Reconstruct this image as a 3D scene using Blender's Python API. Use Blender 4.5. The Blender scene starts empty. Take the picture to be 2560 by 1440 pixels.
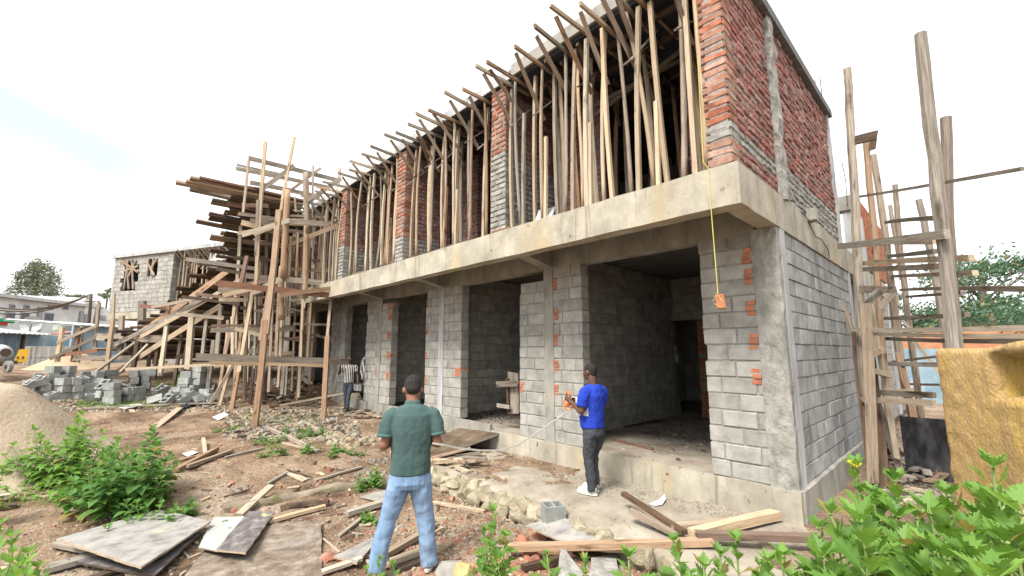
import bpy, bmesh, math, random
from mathutils import Vector, Matrix, noise, Quaternion
V=Vector; R=math.radians
scene=bpy.context.scene; COL=scene.collection
random.seed(7)
# ------------------------------------------------------------------ camera, sky, sun, exposure
FOC=1082.0; PIT=R(8.3); AZ=R(43.56); CAM=V((1.527,-5.844,1.9))
FW=V((-math.cos(AZ),math.sin(AZ),0)); RT=V((math.sin(AZ),math.cos(AZ),0))
cd=bpy.data.cameras.new('camera'); cam=bpy.data.objects.new('camera',cd); COL.objects.link(cam)
cd.sensor_width=36; cd.lens=36*FOC/2560; cd.clip_start=.05; cd.clip_end=3000
look=FW*math.cos(PIT)+V((0,0,math.sin(PIT)))
cam.location=CAM; cam.rotation_euler=look.to_track_quat('-Z','Y').to_euler(); scene.camera=cam
def ray(px,py):
    u=px-1280; v=720-py
    return (FW*(FOC*math.cos(PIT)-v*math.sin(PIT))+RT*u+V((0,0,FOC*math.sin(PIT)+v*math.cos(PIT)))).normalized()
def onX(px,py,x=0): d=ray(px,py); return CAM+d*((x-CAM.x)/d.x)
def onY(px,py,y=0): d=ray(px,py); return CAM+d*((y-CAM.y)/d.y)
def onZ(px,py,z=0): d=ray(px,py); return CAM+d*((z-CAM.z)/d.z)
def atD(px,py,D): d=ray(px,py); return CAM+d*(D/math.hypot(d.x,d.y))
w=bpy.data.worlds.new('World'); scene.world=w; w.use_nodes=True
N=w.node_tree.nodes; L=w.node_tree.links; N.clear()
SUNV=V((.10,-.66,.92)).normalized()
out=N.new('ShaderNodeOutputWorld'); sky=N.new('ShaderNodeTexSky'); sky.sky_type='NISHITA'; sky.sun_disc=False
sky.sun_elevation=math.asin(SUNV.z); sky.sun_rotation=math.atan2(SUNV.x,SUNV.y)
b1=N.new('ShaderNodeBackground'); b1.inputs[1].default_value=.10; hsv=N.new('ShaderNodeHueSaturation'); hsv.inputs['Saturation'].default_value=.55; hsv.inputs['Hue'].default_value=.47; L.new(sky.outputs[0],hsv.inputs['Color']); L.new(hsv.outputs[0],b1.inputs[0])
b2=N.new('ShaderNodeBackground'); b2.inputs[0].default_value=(.97,.99,1,1); b2.inputs[1].default_value=.74
tc=N.new('ShaderNodeTexCoord'); nz=N.new('ShaderNodeTexNoise'); nz.inputs['Scale'].default_value=5; nz.inputs['Detail'].default_value=4
L.new(tc.outputs['Generated'],nz.inputs['Vector'])
def mth(op,a,b=None,c=None,nodes=N,links=L):
    m=nodes.new('ShaderNodeMath'); m.operation=op
    for i,x in enumerate((a,b,c)):
        if x is None: continue
        if isinstance(x,(int,float)): m.inputs[i].default_value=x
        else: links.new(x,m.inputs[i])
    return m.outputs[0]
def dot(vec):
    m=N.new('ShaderNodeVectorMath'); m.operation='DOT_PRODUCT'; L.new(tc.outputs['Generated'],m.inputs[0]); m.inputs[1].default_value=vec; return m.outputs['Value']
da,db=ray(-40,262),ray(350,425); nn=da.cross(db).normalized(); dm=ray(110,318)
# gap between the clouds: a narrow streak of blue sky
e1=mth('ABSOLUTE',mth('ADD',dot(nn),mth('MULTIPLY',mth('SUBTRACT',nz.outputs[0],.5),.07)))
mr=N.new('ShaderNodeMapRange'); mr.interpolation_type='SMOOTHSTEP'; L.new(e1,mr.inputs[0]); mr.inputs[1].default_value=.09; mr.inputs[2].default_value=.01; mr.inputs[3].default_value=0; mr.inputs[4].default_value=1
m2=N.new('ShaderNodeMapRange'); m2.interpolation_type='SMOOTHSTEP'; L.new(dot(dm),m2.inputs[0]); m2.inputs[1].default_value=math.cos(R(12)); m2.inputs[2].default_value=math.cos(R(4)); m2.inputs[3].default_value=0; m2.inputs[4].default_value=1
gap=mth('MULTIPLY',mth('MULTIPLY',mr.outputs[0],m2.outputs[0]),.66)
mx=N.new('ShaderNodeMixShader'); L.new(gap,mx.inputs[0]); L.new(b2.outputs[0],mx.inputs[1]); L.new(b1.outputs[0],mx.inputs[2]); L.new(mx.outputs[0],out.inputs[0])
sd=bpy.data.lights.new('sun','SUN'); sd.energy=2.8; sd.angle=R(20); sd.color=(1,.95,.87)
so=bpy.data.objects.new('sun',sd); COL.objects.link(so); so.rotation_euler=SUNV.to_track_quat('Z','Y').to_euler()
vs=scene.view_settings; vs.view_transform='Standard'; vs.look='None'; vs.exposure=1.08; vs.gamma=1
scene.cycles.max_bounces=6; scene.cycles.diffuse_bounces=1; scene.cycles.use_denoising=True
# ------------------------------------------------------------------ materials
def M(name,cols,scale=3,st=(1,1,1),rough=.85,bump=.3,bscale=None,det=6,isl=0,orand=0,stain=None,bdist=.02,vein=None,spec=.3,hue=0):
    """cols: [(pos,colour)] ramp on a noise; stain: (colour, scale, stretch, lo, hi) second layer"""
    m=bpy.data.materials.new(name); m.use_nodes=True; n=m.node_tree.nodes; l=m.node_tree.links
    bs=n['Principled BSDF']; bs.inputs['Roughness'].default_value=rough; bs.inputs['Specular IOR Level'].default_value=spec
    t=n.new('ShaderNodeTexCoord'); vec=t.outputs['Object']
    oi=n.new('ShaderNodeObjectInfo')
    if orand:
        a=n.new('ShaderNodeVectorMath'); a.operation='ADD'; cb=n.new('ShaderNodeVectorMath'); cb.operation='SCALE'; cb.inputs[0].default_value=(7,31,17); l.new(oi.outputs['Random'],cb.inputs['Scale'])
        l.new(vec,a.inputs[0]); l.new(cb.outputs[0],a.inputs[1]); vec=a.outputs[0]
    def nse(sc,stv,d):
        mp=n.new('ShaderNodeMapping'); mp.inputs['Scale'].default_value=stv; l.new(vec,mp.inputs[0])
        z=n.new('ShaderNodeTexNoise'); z.inputs['Scale'].default_value=sc; z.inputs['Detail'].default_value=d; z.inputs['Roughness'].default_value=.62; l.new(mp.outputs[0],z.inputs['Vector']); return z.outputs[0]
    rp=n.new('ShaderNodeValToRGB'); e=rp.color_ramp.elements
    while len(e)<len(cols): e.new(.5)
    for i,(p,c) in enumerate(cols): e[i].position=p; e[i].color=(*c,1)
    l.new(nse(scale,st,det),rp.inputs[0]); c=rp.outputs[0]
    def mix(fac,a,b,mode='MIX'):
        x=n.new('ShaderNodeMix'); x.data_type='RGBA'; x.blend_type=mode
        if isinstance(fac,float): x.inputs[0].default_value=fac
        else: l.new(fac,x.inputs[0])
        l.new(a,x.inputs[6])
        if isinstance(b,tuple): x.inputs[7].default_value=(*b,1)
        else: l.new(b,x.inputs[7])
        return x.outputs[2]
    for sx in (stain if isinstance(stain,list) else [stain] if stain else []):
        sc_,ssc,sst,lo,hi=sx
        mrr=n.new('ShaderNodeMapRange'); mrr.interpolation_type='SMOOTHSTEP'; l.new(nse(ssc,sst,5),mrr.inputs[0]); mrr.inputs[1].default_value=lo; mrr.inputs[2].default_value=hi
        c=mix(mrr.outputs[0],c,sc_)
    if isl or orand:
        g=n.new('ShaderNodeNewGeometry'); src=g.outputs['Random Per Island'] if isl else oi.outputs['Random']; am=isl or orand
        h=n.new('ShaderNodeHueSaturation'); l.new(c,h.inputs['Color'])
        v1=n.new('ShaderNodeMapRange'); l.new(src,v1.inputs[0]); v1.inputs[3].default_value=1-am; v1.inputs[4].default_value=1+am; l.new(v1.outputs[0],h.inputs['Value'])
        if hue:
            fr=mth('FRACT',mth('MULTIPLY',src,7.31,None,n,l),None,None,n,l)
            v2=n.new('ShaderNodeMapRange'); l.new(fr,v2.inputs[0]); v2.inputs[3].default_value=.5-hue; v2.inputs[4].default_value=.5+hue; l.new(v2.outputs[0],h.inputs['Hue'])
            v3=n.new('ShaderNodeMapRange'); l.new(fr,v3.inputs[0]); v3.inputs[3].default_value=1.2; v3.inputs[4].default_value=.75; l.new(v3.outputs[0],h.inputs['Saturation'])
        c=h.outputs[0]
    l.new(c,bs.inputs['Base Color'])
    if bump:
        b=n.new('ShaderNodeBump'); b.inputs['Strength'].default_value=bump; b.inputs['Distance'].default_value=bdist
        l.new(nse(bscale or scale*4,st,8),b.inputs['Height']); l.new(b.outputs[0],bs.inputs['Normal'])
    return m
def ramp(a,b,lo=.35,hi=.65): return [(lo,a),(hi,b)]
GR=(.03,.12,.12)   # wood grain stretch: slow along local x
WOOD=dict(
 pale=M('pale_pine',ramp((.39,.30,.205),(.60,.49,.355)),60,(.05,1,1),.8,.35,orand=.22,hue=.008,stain=((.16,.12,.08),9,(.2,1,1),.58,.72)),
 grey=M('weathered_wood',ramp((.21,.175,.14),(.42,.36,.295)),60,(.05,1,1),.9,.4,orand=.28,hue=.008,stain=((.09,.075,.06),6,(.2,1,1),.55,.7)),
 orange=M('orange_timber',ramp((.27,.185,.125),(.43,.315,.22)),60,(.05,1,1),.8,.35,orand=.2,hue=.008,stain=((.1,.06,.035),8,(.25,1,1),.56,.7)),
 dark=M('dark_wood',ramp((.055,.038,.026),(.15,.10,.068)),60,(.05,1,1),.85,.4,orand=.3,hue=.008),  # darkest of the timber tones
 red=M('reddish_board',ramp((.15,.085,.058),(.27,.165,.115)),60,(.05,1,1),.85,.4,orand=.25,hue=.008,stain=((.07,.05,.04),5,(.3,1,1),.52,.7)))
BLOCK=M('grey_block',ramp((.28,.272,.25),(.43,.42,.385)),5,bump=.5,bscale=60,isl=.13,stain=[((.20,.195,.175),2.2,(1,1,1),.55,.75),((.42,.41,.375),8,(1,1,.3),.6,.75)],bdist=.01)
SIDEBLK=M('block_blue_shade',ramp((.28,.285,.285),(.42,.425,.42)),5,bump=.5,bscale=60,isl=.15,stain=[((.17,.175,.17),2.2,(1,1,.4),.52,.75)],bdist=.01)  # grey block again, bluish shade of walls turned from the sun coloured in
PBRICK=M('patch_brick',ramp((.38,.13,.07),(.52,.21,.12)),9,bump=.6,bscale=70,isl=.22,stain=((.33,.27,.22),6,(1,1,1.5),.60,.75),bdist=.012)
MORTAR=M('block_mortar',ramp((.24,.235,.215),(.36,.35,.32)),14,bump=.8,bscale=45)
BRICK=M('red_brick',ramp((.25,.108,.07),(.43,.215,.145)),9,bump=.6,bscale=70,isl=.28,hue=.007,stain=[((.33,.27,.23),6,(1,1,1.5),.62,.75),((.15,.07,.055),3,(1,1,1),.6,.75)],bdist=.012)
BRICKP=M('brick_purple_shade',ramp((.25,.12,.10),(.41,.22,.185)),9,bump=.7,bscale=60,isl=.28,hue=.012,stain=[((.30,.26,.25),5,(1,1,1.5),.55,.7),((.14,.07,.075),3,(1,1,1),.5,.75)],bdist=.015)  # red brick again, purplish shade of side and inner faces coloured in
BMORT=M('brick_mortar',ramp((.27,.24,.22),(.42,.385,.35)),20,bump=1,bscale=50,bdist=.02)
GBRICK=M('cement_washed_brick',ramp((.23,.23,.215),(.40,.395,.365)),8,bump=.6,bscale=60,isl=.18,bdist=.012)
CONC=M('stained_concrete',ramp((.30,.275,.22),(.50,.465,.385)),2.2,(1,1,.8),.85,.35,30,stain=[((.44,.36,.22),1.3,(1.2,1,.5),.48,.74),((.22,.185,.13),5,(2.2,1,.14),.55,.74),((.56,.54,.48),3.4,(1,1,.6),.60,.8),((.16,.14,.11),11,(1,1,.8),.64,.72)],bdist=.015)
CONCG=M('grey_concrete',ramp((.24,.235,.21),(.40,.385,.345)),3,(1,1,.6),.85,.4,30,stain=[((.17,.16,.14),4,(2,2,.2),.55,.72),((.38,.34,.26),2,(1,1,.5),.55,.72)],bdist=.015)
CONCR=M('rough_concrete',ramp((.23,.225,.205),(.40,.39,.36),.36,.62),7,(1,1,.5),.9,1.0,14,stain=[((.46,.46,.44),9,(1,1,.25),.58,.75)],bdist=.04)
CONCW=M('pale_smooth_concrete',ramp((.36,.37,.38),(.54,.55,.55)),4,(1,1,.25),.8,.3,20,stain=((.24,.25,.25),5,(2,2,.15),.55,.72))
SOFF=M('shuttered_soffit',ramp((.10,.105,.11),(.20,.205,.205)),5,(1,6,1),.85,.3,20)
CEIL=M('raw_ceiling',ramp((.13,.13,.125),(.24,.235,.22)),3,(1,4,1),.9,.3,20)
# ------------------------------------------------------------------ builders
def mkmesh(name,vs,fs,mats,mi=None,smooth=False):
    me=bpy.data.meshes.new(name); me.from_pydata([tuple(v) for v in vs],[],fs)
    for m in (mats if isinstance(mats,(list,tuple)) else [mats]): me.materials.append(m)
    if mi: me.polygons.foreach_set('material_index',mi)
    if smooth: me.polygons.foreach_set('use_smooth',[True]*len(me.polygons))
    me.update(); return me
def link(name,me,parent=None,mw=None):
    o=bpy.data.objects.new(name,me); COL.objects.link(o)
    if mw is None: mw=Matrix.Identity(4)
    if parent is not None:
        o.parent=parent; pm=parent.matrix_basis if parent.parent is None else parent.parent.matrix_basis@parent.matrix_basis
        o.matrix_basis=pm.inverted()@mw
    else: o.matrix_basis=mw
    return o
def tag(o,label,cat,group=None,kind=None):
    if label: o['label']=label
    if cat: o['category']=cat
    if group: o['group']=group
    if kind: o['kind']=kind
    return o
def thing(name,label,cat,loc=(0,0,0),group=None):
    o=bpy.data.objects.new(name,None); COL.objects.link(o); o.matrix_basis=Matrix.Translation(V(loc)); o.empty_display_size=.1
    return tag(o,label,cat,group)
class B:
    def __init__(s): s.v=[]; s.f=[]; s.m=[]
    def add(s,vs,fs,m=0):
        k=len(s.v); s.v+=[V(v) for v in vs]; s.f+=[tuple(i+k for i in f) for f in fs]; s.m+=[m]*len(fs); return s
    def box(s,a,b,m=0,j=0):
        x0,y0,z0=a; x1,y1,z1=b
        vs=[V((x,y,z)) for z in (z0,z1) for x,y in ((x0,y0),(x1,y0),(x1,y1),(x0,y1))]
        if j: vs=[v+V((random.uniform(-j,j),random.uniform(-j,j),random.uniform(-j,j))) for v in vs]
        return s.add(vs,[(3,2,1,0),(4,5,6,7),(0,1,5,4),(1,2,6,5),(2,3,7,6),(3,0,4,7)],m)
    def obox(s,o,u,n,lu,ln,z0,z1,m=0,j=0,ch=0):
        """box from origin o: lu along u, ln inward (against outward normal n), z0..z1; ch chamfers the outer face"""
        o=V(o); u=V(u); n=V(n); rj=lambda:V((random.uniform(-j,j),random.uniform(-j,j),random.uniform(-j,j))) if j else V((0,0,0))
        Z=V((0,0,1)); c=ch
        bk=[o-n*ln+u*a+Z*z+rj() for a,z in ((0,z0),(lu,z0),(lu,z1),(0,z1))]
        fr=[(0,z0),(lu,z0),(lu,z1),(0,z1)]; off=rj().x
        md=[o+n*(off-c)+u*a+Z*z+rj() for a,z in fr]
        if not c: return s.add(bk+md,[(0,1,2,3)[::1],(7,6,5,4),(0,4,5,1),(1,5,6,2),(2,6,7,3),(3,7,4,0)],m)
        ft=[o+n*off+u*(a+(c if a==0 else -c))+Z*(z+(c if z==z0 else -c))+rj()*.5 for a,z in fr]
        return s.add(bk+md+ft,[(0,1,2,3),(0,4,5,1),(1,5,6,2),(2,6,7,3),(3,7,4,0),(4,8,9,5),(5,9,10,6),(6,10,11,7),(7,11,8,4),(11,10,9,8)],m)
    def wall(s,o,u,n,Lw,z0,z1,th,bl,bh,g,mb=0,mm=1,skip=None,mf=None,j=.003,ch=.006,rec=.012,seed=1,lap=.5):
        o=V(o); u=V(u).normalized(); n=V(n); rn=random.Random(seed); st=random.getstate(); random.seed(seed)
        rows=max(1,round((z1-z0)/bh)); rh=(z1-z0)/rows
        for r in range(rows):
            a=-bl*(lap*(r%2)+rn.uniform(0,.15)); za=z0+r*rh; zb=za+rh
            while a<Lw-1e-3:
                ln=bl*(rn.choice((1,1,1,.62)) if bl>.3 else rn.choice((1,1,1,.55)))
                c0,c1=max(a,0),min(a+ln,Lw)
                if Lw-c1<.05: c1=Lw
                a+=ln
                if c1-c0<.045: continue
                if skip and skip((c0+c1)/2,(za+zb)/2): continue
                s.obox(o+u*c0-n*rec,u,n,c1-c0,th-2*rec,za,zb,mm)
                g0=g/2 if c0>0 else -.004-rn.uniform(0,.012)*(bl>.3); g1=g/2 if c1<Lw else -.004-rn.uniform(0,.016)*(bl>.3)
                mi=mf((c0+c1)/2,(za+zb)/2) if mf else mb
                s.obox(o+u*(c0+g0),u,n,c1-c0-g0-g1,th,za+g/2,zb-g/2,mi,j,ch)
                if c1>=Lw: break
        random.setstate(st); return s
    def tube(s,pts,rs,m=0,n=8):
        k=len(s.v); pts=[V(p) for p in pts]; fs=[]
        for i,p in enumerate(pts):
            d=(pts[min(i+1,len(pts)-1)]-pts[max(i-1,0)]).normalized(); a=d.orthogonal() if i==0 else (a-d*a.dot(d)); a.normalize(); b=d.cross(a)
            r=rs if isinstance(rs,(int,float)) else rs[i]
            s.v+=[p+(a*math.cos(t)+b*math.sin(t))*r for t in (2*math.pi*q/n for q in range(n))]
        for i in range(len(pts)-1):
            for q in range(n): fs.append((k+i*n+q,k+i*n+(q+1)%n,k+(i+1)*n+(q+1)%n,k+(i+1)*n+q))
        fs.append(tuple(k+q for q in range(n))[::-1]); e=k+(len(pts)-1)*n; fs.append(tuple(e+q for q in range(n)))
        s.f+=fs; s.m+=[m]*len(fs); return s
    def build(s,name,mats,parent=None,smooth=False,mw=None): 
        me=mkmesh(name,s.v,s.f,mats,s.m,smooth); bm=bmesh.new(); bm.from_mesh(me); bmesh.ops.recalc_face_normals(bm,faces=bm.faces) if not smooth=='keep' else 0; bm.to_mesh(me); bm.free()
        return link(name,me,parent,mw)
def orient(p,q,up=None):
    d=(q-p); Ln=d.length; d=d.normalized()
    up=V(up) if up is not None else (V((0,0,1)) if abs(d.z)<.8 else V((0,1,0)))
    z=(up-d*up.dot(d)).normalized(); y=z.cross(d)
    m=Matrix((d,y,z)).transposed().to_4x4(); m.translation=p; return m,Ln
def plank(name,p,q,w,t,mat,parent=None,up=None,bow=None,rag=.5):
    """sawn timber from p to q: w along up, t across; slightly bowed, ends cut off square or ragged"""
    p=V(p); q=V(q); mw,Ln=orient(p,q,up); n=5 if Ln>.8 else 2; bw=random.uniform(-.006,.006)*Ln if bow is None else bow; b2=random.uniform(-.004,.004)*Ln
    vs=[];fs=[]
    for i in range(n+1):
        a=i/n; x=Ln*a; k=math.sin(math.pi*a); e=random.uniform(-.5,.5)*min(w,.1)*rag if i in (0,n) else 0
        ww=w*(1+random.uniform(-.04,.04))
        for y,z in ((-t/2,-ww/2),(t/2,-ww/2),(t/2,ww/2),(-t/2,ww/2)): vs.append((x+(e if z>0 else -e*.3),y+bw*k,z+b2*k))
    for i in range(n):
        for c in range(4): fs.append((i*4+c,i*4+(c+1)%4,i*4+4+(c+1)%4,i*4+4+c))
    fs+=[(3,2,1,0),tuple(n*4+c for c in range(4))]
    return link(name,mkmesh(name,vs,fs,WOOD[mat] if isinstance(mat,str) else mat),parent,mw)
def pole(name,p,q,r0,r1,mat,parent=None,bow=None,n=7):
    """round or hewn pole, tapered and crooked"""
    p=V(p); q=V(q); mw,Ln=orient(p,q); k=8; ph=random.uniform(0,6); bw=random.uniform(.005,.014)*Ln if bow is None else bow
    pts=[];rs=[]
    for i in range(k+1):
        a=i/k; c=math.sin(math.pi*a)*bw; pts.append((Ln*a,c*math.cos(ph)+.07*bw*math.sin(9*a+ph),c*math.sin(ph)+.08*bw*math.sin(7*a))); rs.append((r0+(r1-r0)*a)*random.uniform(.95,1.05))
    b=B().tube(pts,rs,0,n); return link(name,mkmesh(name,b.v,b.f,WOOD[mat] if isinstance(mat,str) else mat,None,n>6),parent,mw)
def sm(a,b,x): t=min(1,max(0,(x-a)/(b-a))); return t*t*(3-2*t)
def H(x,y):
    """height of the dirt ground"""
    h=.05*noise.noise(V((x*.35,y*.35,0)))+.035*noise.noise(V((x*1.3,y*1.3,3)))+.012*noise.noise(V((x*5,y*5,7)))
    h+=.22*sm(-6,-13,x)*sm(-5,-.6,y)+1.25*sm(13.5,25,math.hypot(x-1.5,y+5.8))*sm(-9,-15,x)
    if y<0: h-=.27*sm(-7.5,-5,x)*sm(-1.3,-1.52,y)*(1-.6*sm(-1.6,1.5,x))
    h+=.05*sm(1.5,6,y)
    h+=.5*sm(-3.9,-5.6,y)*sm(-3.2,0,x)
    return h
def G(px,py,dz=0):
    """first point where the line of sight meets the dirt"""
    d=ray(px,py); a=2.5; 
    while a<120:
        p=CAM+d*a
        if p.z<H(p.x,p.y)+dz: break
        a+=.25
    lo,hi=a-.25,a
    for _ in range(14):
        m=(lo+hi)/2; p=CAM+d*m
        if p.z<H(p.x,p.y)+dz: hi=m
        else: lo=m
    return CAM+d*hi
# ------------------------------------------------------------------ ground
DIRT=M('site_dirt',[(.3,(.085,.052,.033)),(.45,(.175,.115,.074)),(.58,(.275,.192,.128)),(.72,(.355,.265,.185))],1.1,rough=.95,bump=1,bscale=9,det=10,stain=[((.30,.235,.175),.55,(1,1,1),.52,.68),((.085,.05,.034),1.4,(1,1,1),.56,.70)],bdist=.05)
def dirt_extra():
    m=DIRT; n=m.node_tree.nodes; l=m.node_tree.links; bs=n['Principled BSDF']; t=n.new('ShaderNodeTexCoord')
    src=bs.inputs['Base Color'].links[0].from_socket
    # brick dust spilled round a broken heap
    sp=n.new('ShaderNodeVectorMath'); sp.operation='DISTANCE'; l.new(t.outputs['Object'],sp.inputs[0]); sp.inputs[1].default_value=(-1.6,-2.7,-.15)
    nz=n.new('ShaderNodeTexNoise'); nz.inputs['Scale'].default_value=3.2; nz.inputs['Detail'].default_value=7; l.new(t.outputs['Object'],nz.inputs['Vector'])
    f=mth('ADD',sp.outputs['Value'],mth('MULTIPLY',nz.outputs[0],4.0,None,n,l),None,n,l)
    mr=n.new('ShaderNodeMapRange'); l.new(f,mr.inputs[0]); mr.inputs[1].default_value=3.6; mr.inputs[2].default_value=2.5; mr.inputs[3].default_value=0; mr.inputs[4].default_value=.62
    x=n.new('ShaderNodeMix'); x.data_type='RGBA'; l.new(mr.outputs[0],x.inputs[0]); l.new(src,x.inputs[6]); x.inputs[7].default_value=(.42,.19,.12,1)
    # fine pebbles: each has a tone of its own
    vo=n.new('ShaderNodeTexVoronoi'); vo.inputs['Scale'].default_value=26; l.new(t.outputs['Object'],vo.inputs['Vector'])
    h=n.new('ShaderNodeHueSaturation'); l.new(x.outputs[2],h.inputs['Color']); sx=n.new('ShaderNodeSeparateColor'); l.new(vo.outputs['Color'],sx.inputs[0])
    v=n.new('ShaderNodeMapRange'); l.new(sx.outputs[0],v.inputs[0]); v.inputs[3].default_value=.78; v.inputs[4].default_value=1.28; l.new(v.outputs[0],h.inputs['Value'])
    l.new(h.outputs[0],bs.inputs['Base Color'])
dirt_extra()
def axis(lo,a,b,hi,st,grow):
    xs=[];x=a
    while x<=b: xs.append(x); x+=st
    s=st;x=a
    while x>lo: s*=grow; x-=s; xs.insert(0,x)
    s=st;x=xs[-1]
    while x<hi: s*=grow; x+=s; xs.append(x)
    return xs
xs=axis(-900,-16,3,900,.11,1.13); ys=axis(-900,-7,1.6,900,.11,1.13)
gv=[(x,y,H(x,y)-(.02 if (-40<x<0 and y>.4) else 0)) for y in ys for x in xs]; nx=len(xs)
gf=[(j*nx+i,j*nx+i+1,(j+1)*nx+i+1,(j+1)*nx+i) for j in range(len(ys)-1) for i in range(nx-1)]
tag(link('ground',mkmesh('ground',gv,gf,DIRT,None,True)),None,None,kind='structure')
# concrete apron before the openings, broken along its outer edge
APR=M('dusty_apron_concrete',[(.35,(.25,.21,.165)),(.55,(.36,.315,.255)),(.7,(.43,.39,.325))],2.2,rough=.95,bump=.7,bscale=14,det=9,stain=[((.20,.155,.115),.9,(1,1,1),.52,.70),((.33,.32,.29),6,(1,1,1),.60,.72)],bdist=.02)
b=B(); n=150; x0,x1=-5.3,.75; prev=None
for i in range(n+1):
    x=x0+(x1-x0)*i/n; e=-1.47-.10*sm(-2.4,-.4,x)-.55*sm(-.7,.3,x)+.08*noise.noise(V((x*2.1,0,5)))+.04*noise.noise(V((x*9,0,1)))
    if x<-4.9: e+=(-4.9-x)*2.2
    k=len(b.v); row=[]
    for q in range(15):
        f=q/14; y=.3+(e-.3)*f; z=.006*noise.noise(V((x*3,y*3,9)))+.012*noise.noise(V((x*1.1,y,2)))-(.03*(1-(1-f)*6) if f>.84 else 0)
        row.append((x,y,z))
    row.append((x,e+.03+.03*noise.noise(V((x*8,3,3))),-.14)); row.append((x,e+.06,-.5)); b.v+=[V(r) for r in row]; m=len(row)
    if i: b.f+=[(k-m+q,k-m+q+1,k+q+1,k+q) for q in range(m-1)]
b.m=[0]*len(b.f)
tag(b.build('apron_path',APR,None,True),None,None,kind='structure')
# ------------------------------------------------------------------ main building
bld=thing('brick_building','long unfinished two storey building of grey block below and red brick above','building',(0,0,0))
GT=3.41; PB=.35
def pz(x): return .35 if x>-5.2 else .46
MATS=[BLOCK,MORTAR,PBRICK,CONCG]
# ground floor piers: x ranges, the concrete column set in each, red brick patches
piers=[(-.90,-.245,None),(-4.40,-2.93,(-3.76,-3.55)),(-7.70,-6.27,(-7.12,-6.93)),(-10.98,-9.46,(-10.23,-10.02)),(-13.7,-12.5,(-13.2,-13.02)),(-17.0,-15.6,(-16.4,-16.2)),(-20.4,-19.0,(-19.8,-19.6))]
for k,(a,c,col) in enumerate(piers):
    zb=pz(a); B0=B(); top=GT-(.012 if k else 0)
    segs=[(a,c)] if not col else [(a,col[0]),(col[1],c)]
    for (s0,s1) in segs:
        tp=top
        if k==1 and s1<-3.7: tp=GT-.22
        if k==3 and s0>-10.1: tp=GT-.16
        def mf(s,z,s0=s0,s1=s1,k=k): return 0
        B0.wall((s0,0,0),(1,0,0),(0,-1,0),s1-s0,zb,tp,.2,.42,.208,.017,0,1,seed=10+k,mf=mf,j=.005,ch=.008)
    # brick patches: (x, list of z)
    pat={0:[(-.36,[.85+.65,1.92,2.33,2.73,3.0],.105)],1:[(-3.545,[1.13,1.55,2.0,2.45,3.0],.10),(-4.395,[1.14],.09)],2:[(-6.47,[1.35],.2),(-7.69,[1.1,1.7,2.3,2.85],.06)],3:[(-9.66,[1.15,1.7,2.25,2.75,3.05],.2),(-10.3,[1.2,1.75,2.2,2.7],.07)],4:[(-13.0,[1.5,2.3],.05),(-13.35,[1.5,2.2],.05)]}.get(k,[])
    for px_,zs,wd in pat:
        for z in zs:
            for q in range(3): B0.obox((px_+random.uniform(-.012,.012),-.006-random.uniform(0,.006),0),(1,0,0),(0,-1,0),wd+random.uniform(-.012,.012),.12 if wd<.15 else .235,z+q*.068,z+q*.068+.056,2,.004,.005)
    B0.build('pier',MATS,bld)
    if col: B().obox((col[0]-.004,-.014,0),(1,0,0),(0,-1,0),col[1]-col[0]+.008,.24,zb,GT,0,.0).build('column',CONCW if k==2 else CONCG,bld)
# corner column, rough in front and smooth pale at the side
def slabmesh(a,b_,div,amp,seed=0,sc=5):
    """subdivided box with uneven faces"""
    bm=bmesh.new(); bmesh.ops.create_cube(bm,size=1)
    for v in bm.verts: v.co=V([a[i]+(v.co[i]+.5)*(b_[i]-a[i]) for i in range(3)])
    for ax in range(3):
        Lx=b_[ax]-a[ax]; nd=max(1,int(Lx/div)); 
        for i in range(1,nd):
            pl=V([0,0,0]); pl[ax]=a[ax]+Lx*i/nd; no=V([0,0,0]); no[ax]=1
            bmesh.ops.bisect_plane(bm,geom=bm.verts[:]+bm.edges[:]+bm.faces[:],plane_co=pl,plane_no=no)
    for v in bm.verts:
        p=v.co*sc+V((seed,0,0)); v.co+=V((noise.noise(p),noise.noise(p+V((9,0,0))),noise.noise(p+V((0,9,0)))))*amp
    me=bpy.data.meshes.new('slab'); bm.to_mesh(me); bm.free(); return me
def slab(name,a,b_,mat,parent=None,div=.12,amp=.01,seed=0,sc=5,smooth=False):
    me=slabmesh(a,b_,div,amp,seed,sc); me.name=name; me.materials.append(mat); o=link(name,me,parent); 
    if smooth: me.polygons.foreach_set('use_smooth',[True]*len(me.polygons))
    return o
slab('column',(-.245,-.015,.30),(.045,.10,GT),CONCR,bld,.05,.012,3,9)
slab('column',(-.1,.10,.30),(.052,.30,GT),CONCW,bld,.2,.004,5)
# plinth, with a step to the left
slab('plinth',(-5.2,-.035,-.35),(.062,.02,PB),CONC,bld,.15,.012,1,3)
slab('plinth',(-24,-.045,-.3),(-5.2,.02,.46),CONCG,bld,.3,.02,2,3)
slab('plinth',(.0,.02,-.35),(.085,4.62,PB),CONCG,bld,.2,.012,3,3)
slab('floor_slab',(-24,.02,.1),(.0,9,PB),APR,bld,1.5,.004,4)
# side wall of the ground floor
B0=B(); B0.wall((0.03,.30,0),(0,1,0),(1,0,0),4.15,PB,GT,.2,.43,.2,.016,0,1,seed=41,j=.005,rec=.016); B0.build('wall',[SIDEBLK,MORTAR],bld)
slab('column',(-.2,4.45,.30),(.05,4.62,GT),CONCW,bld,.3,.004,5)
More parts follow.
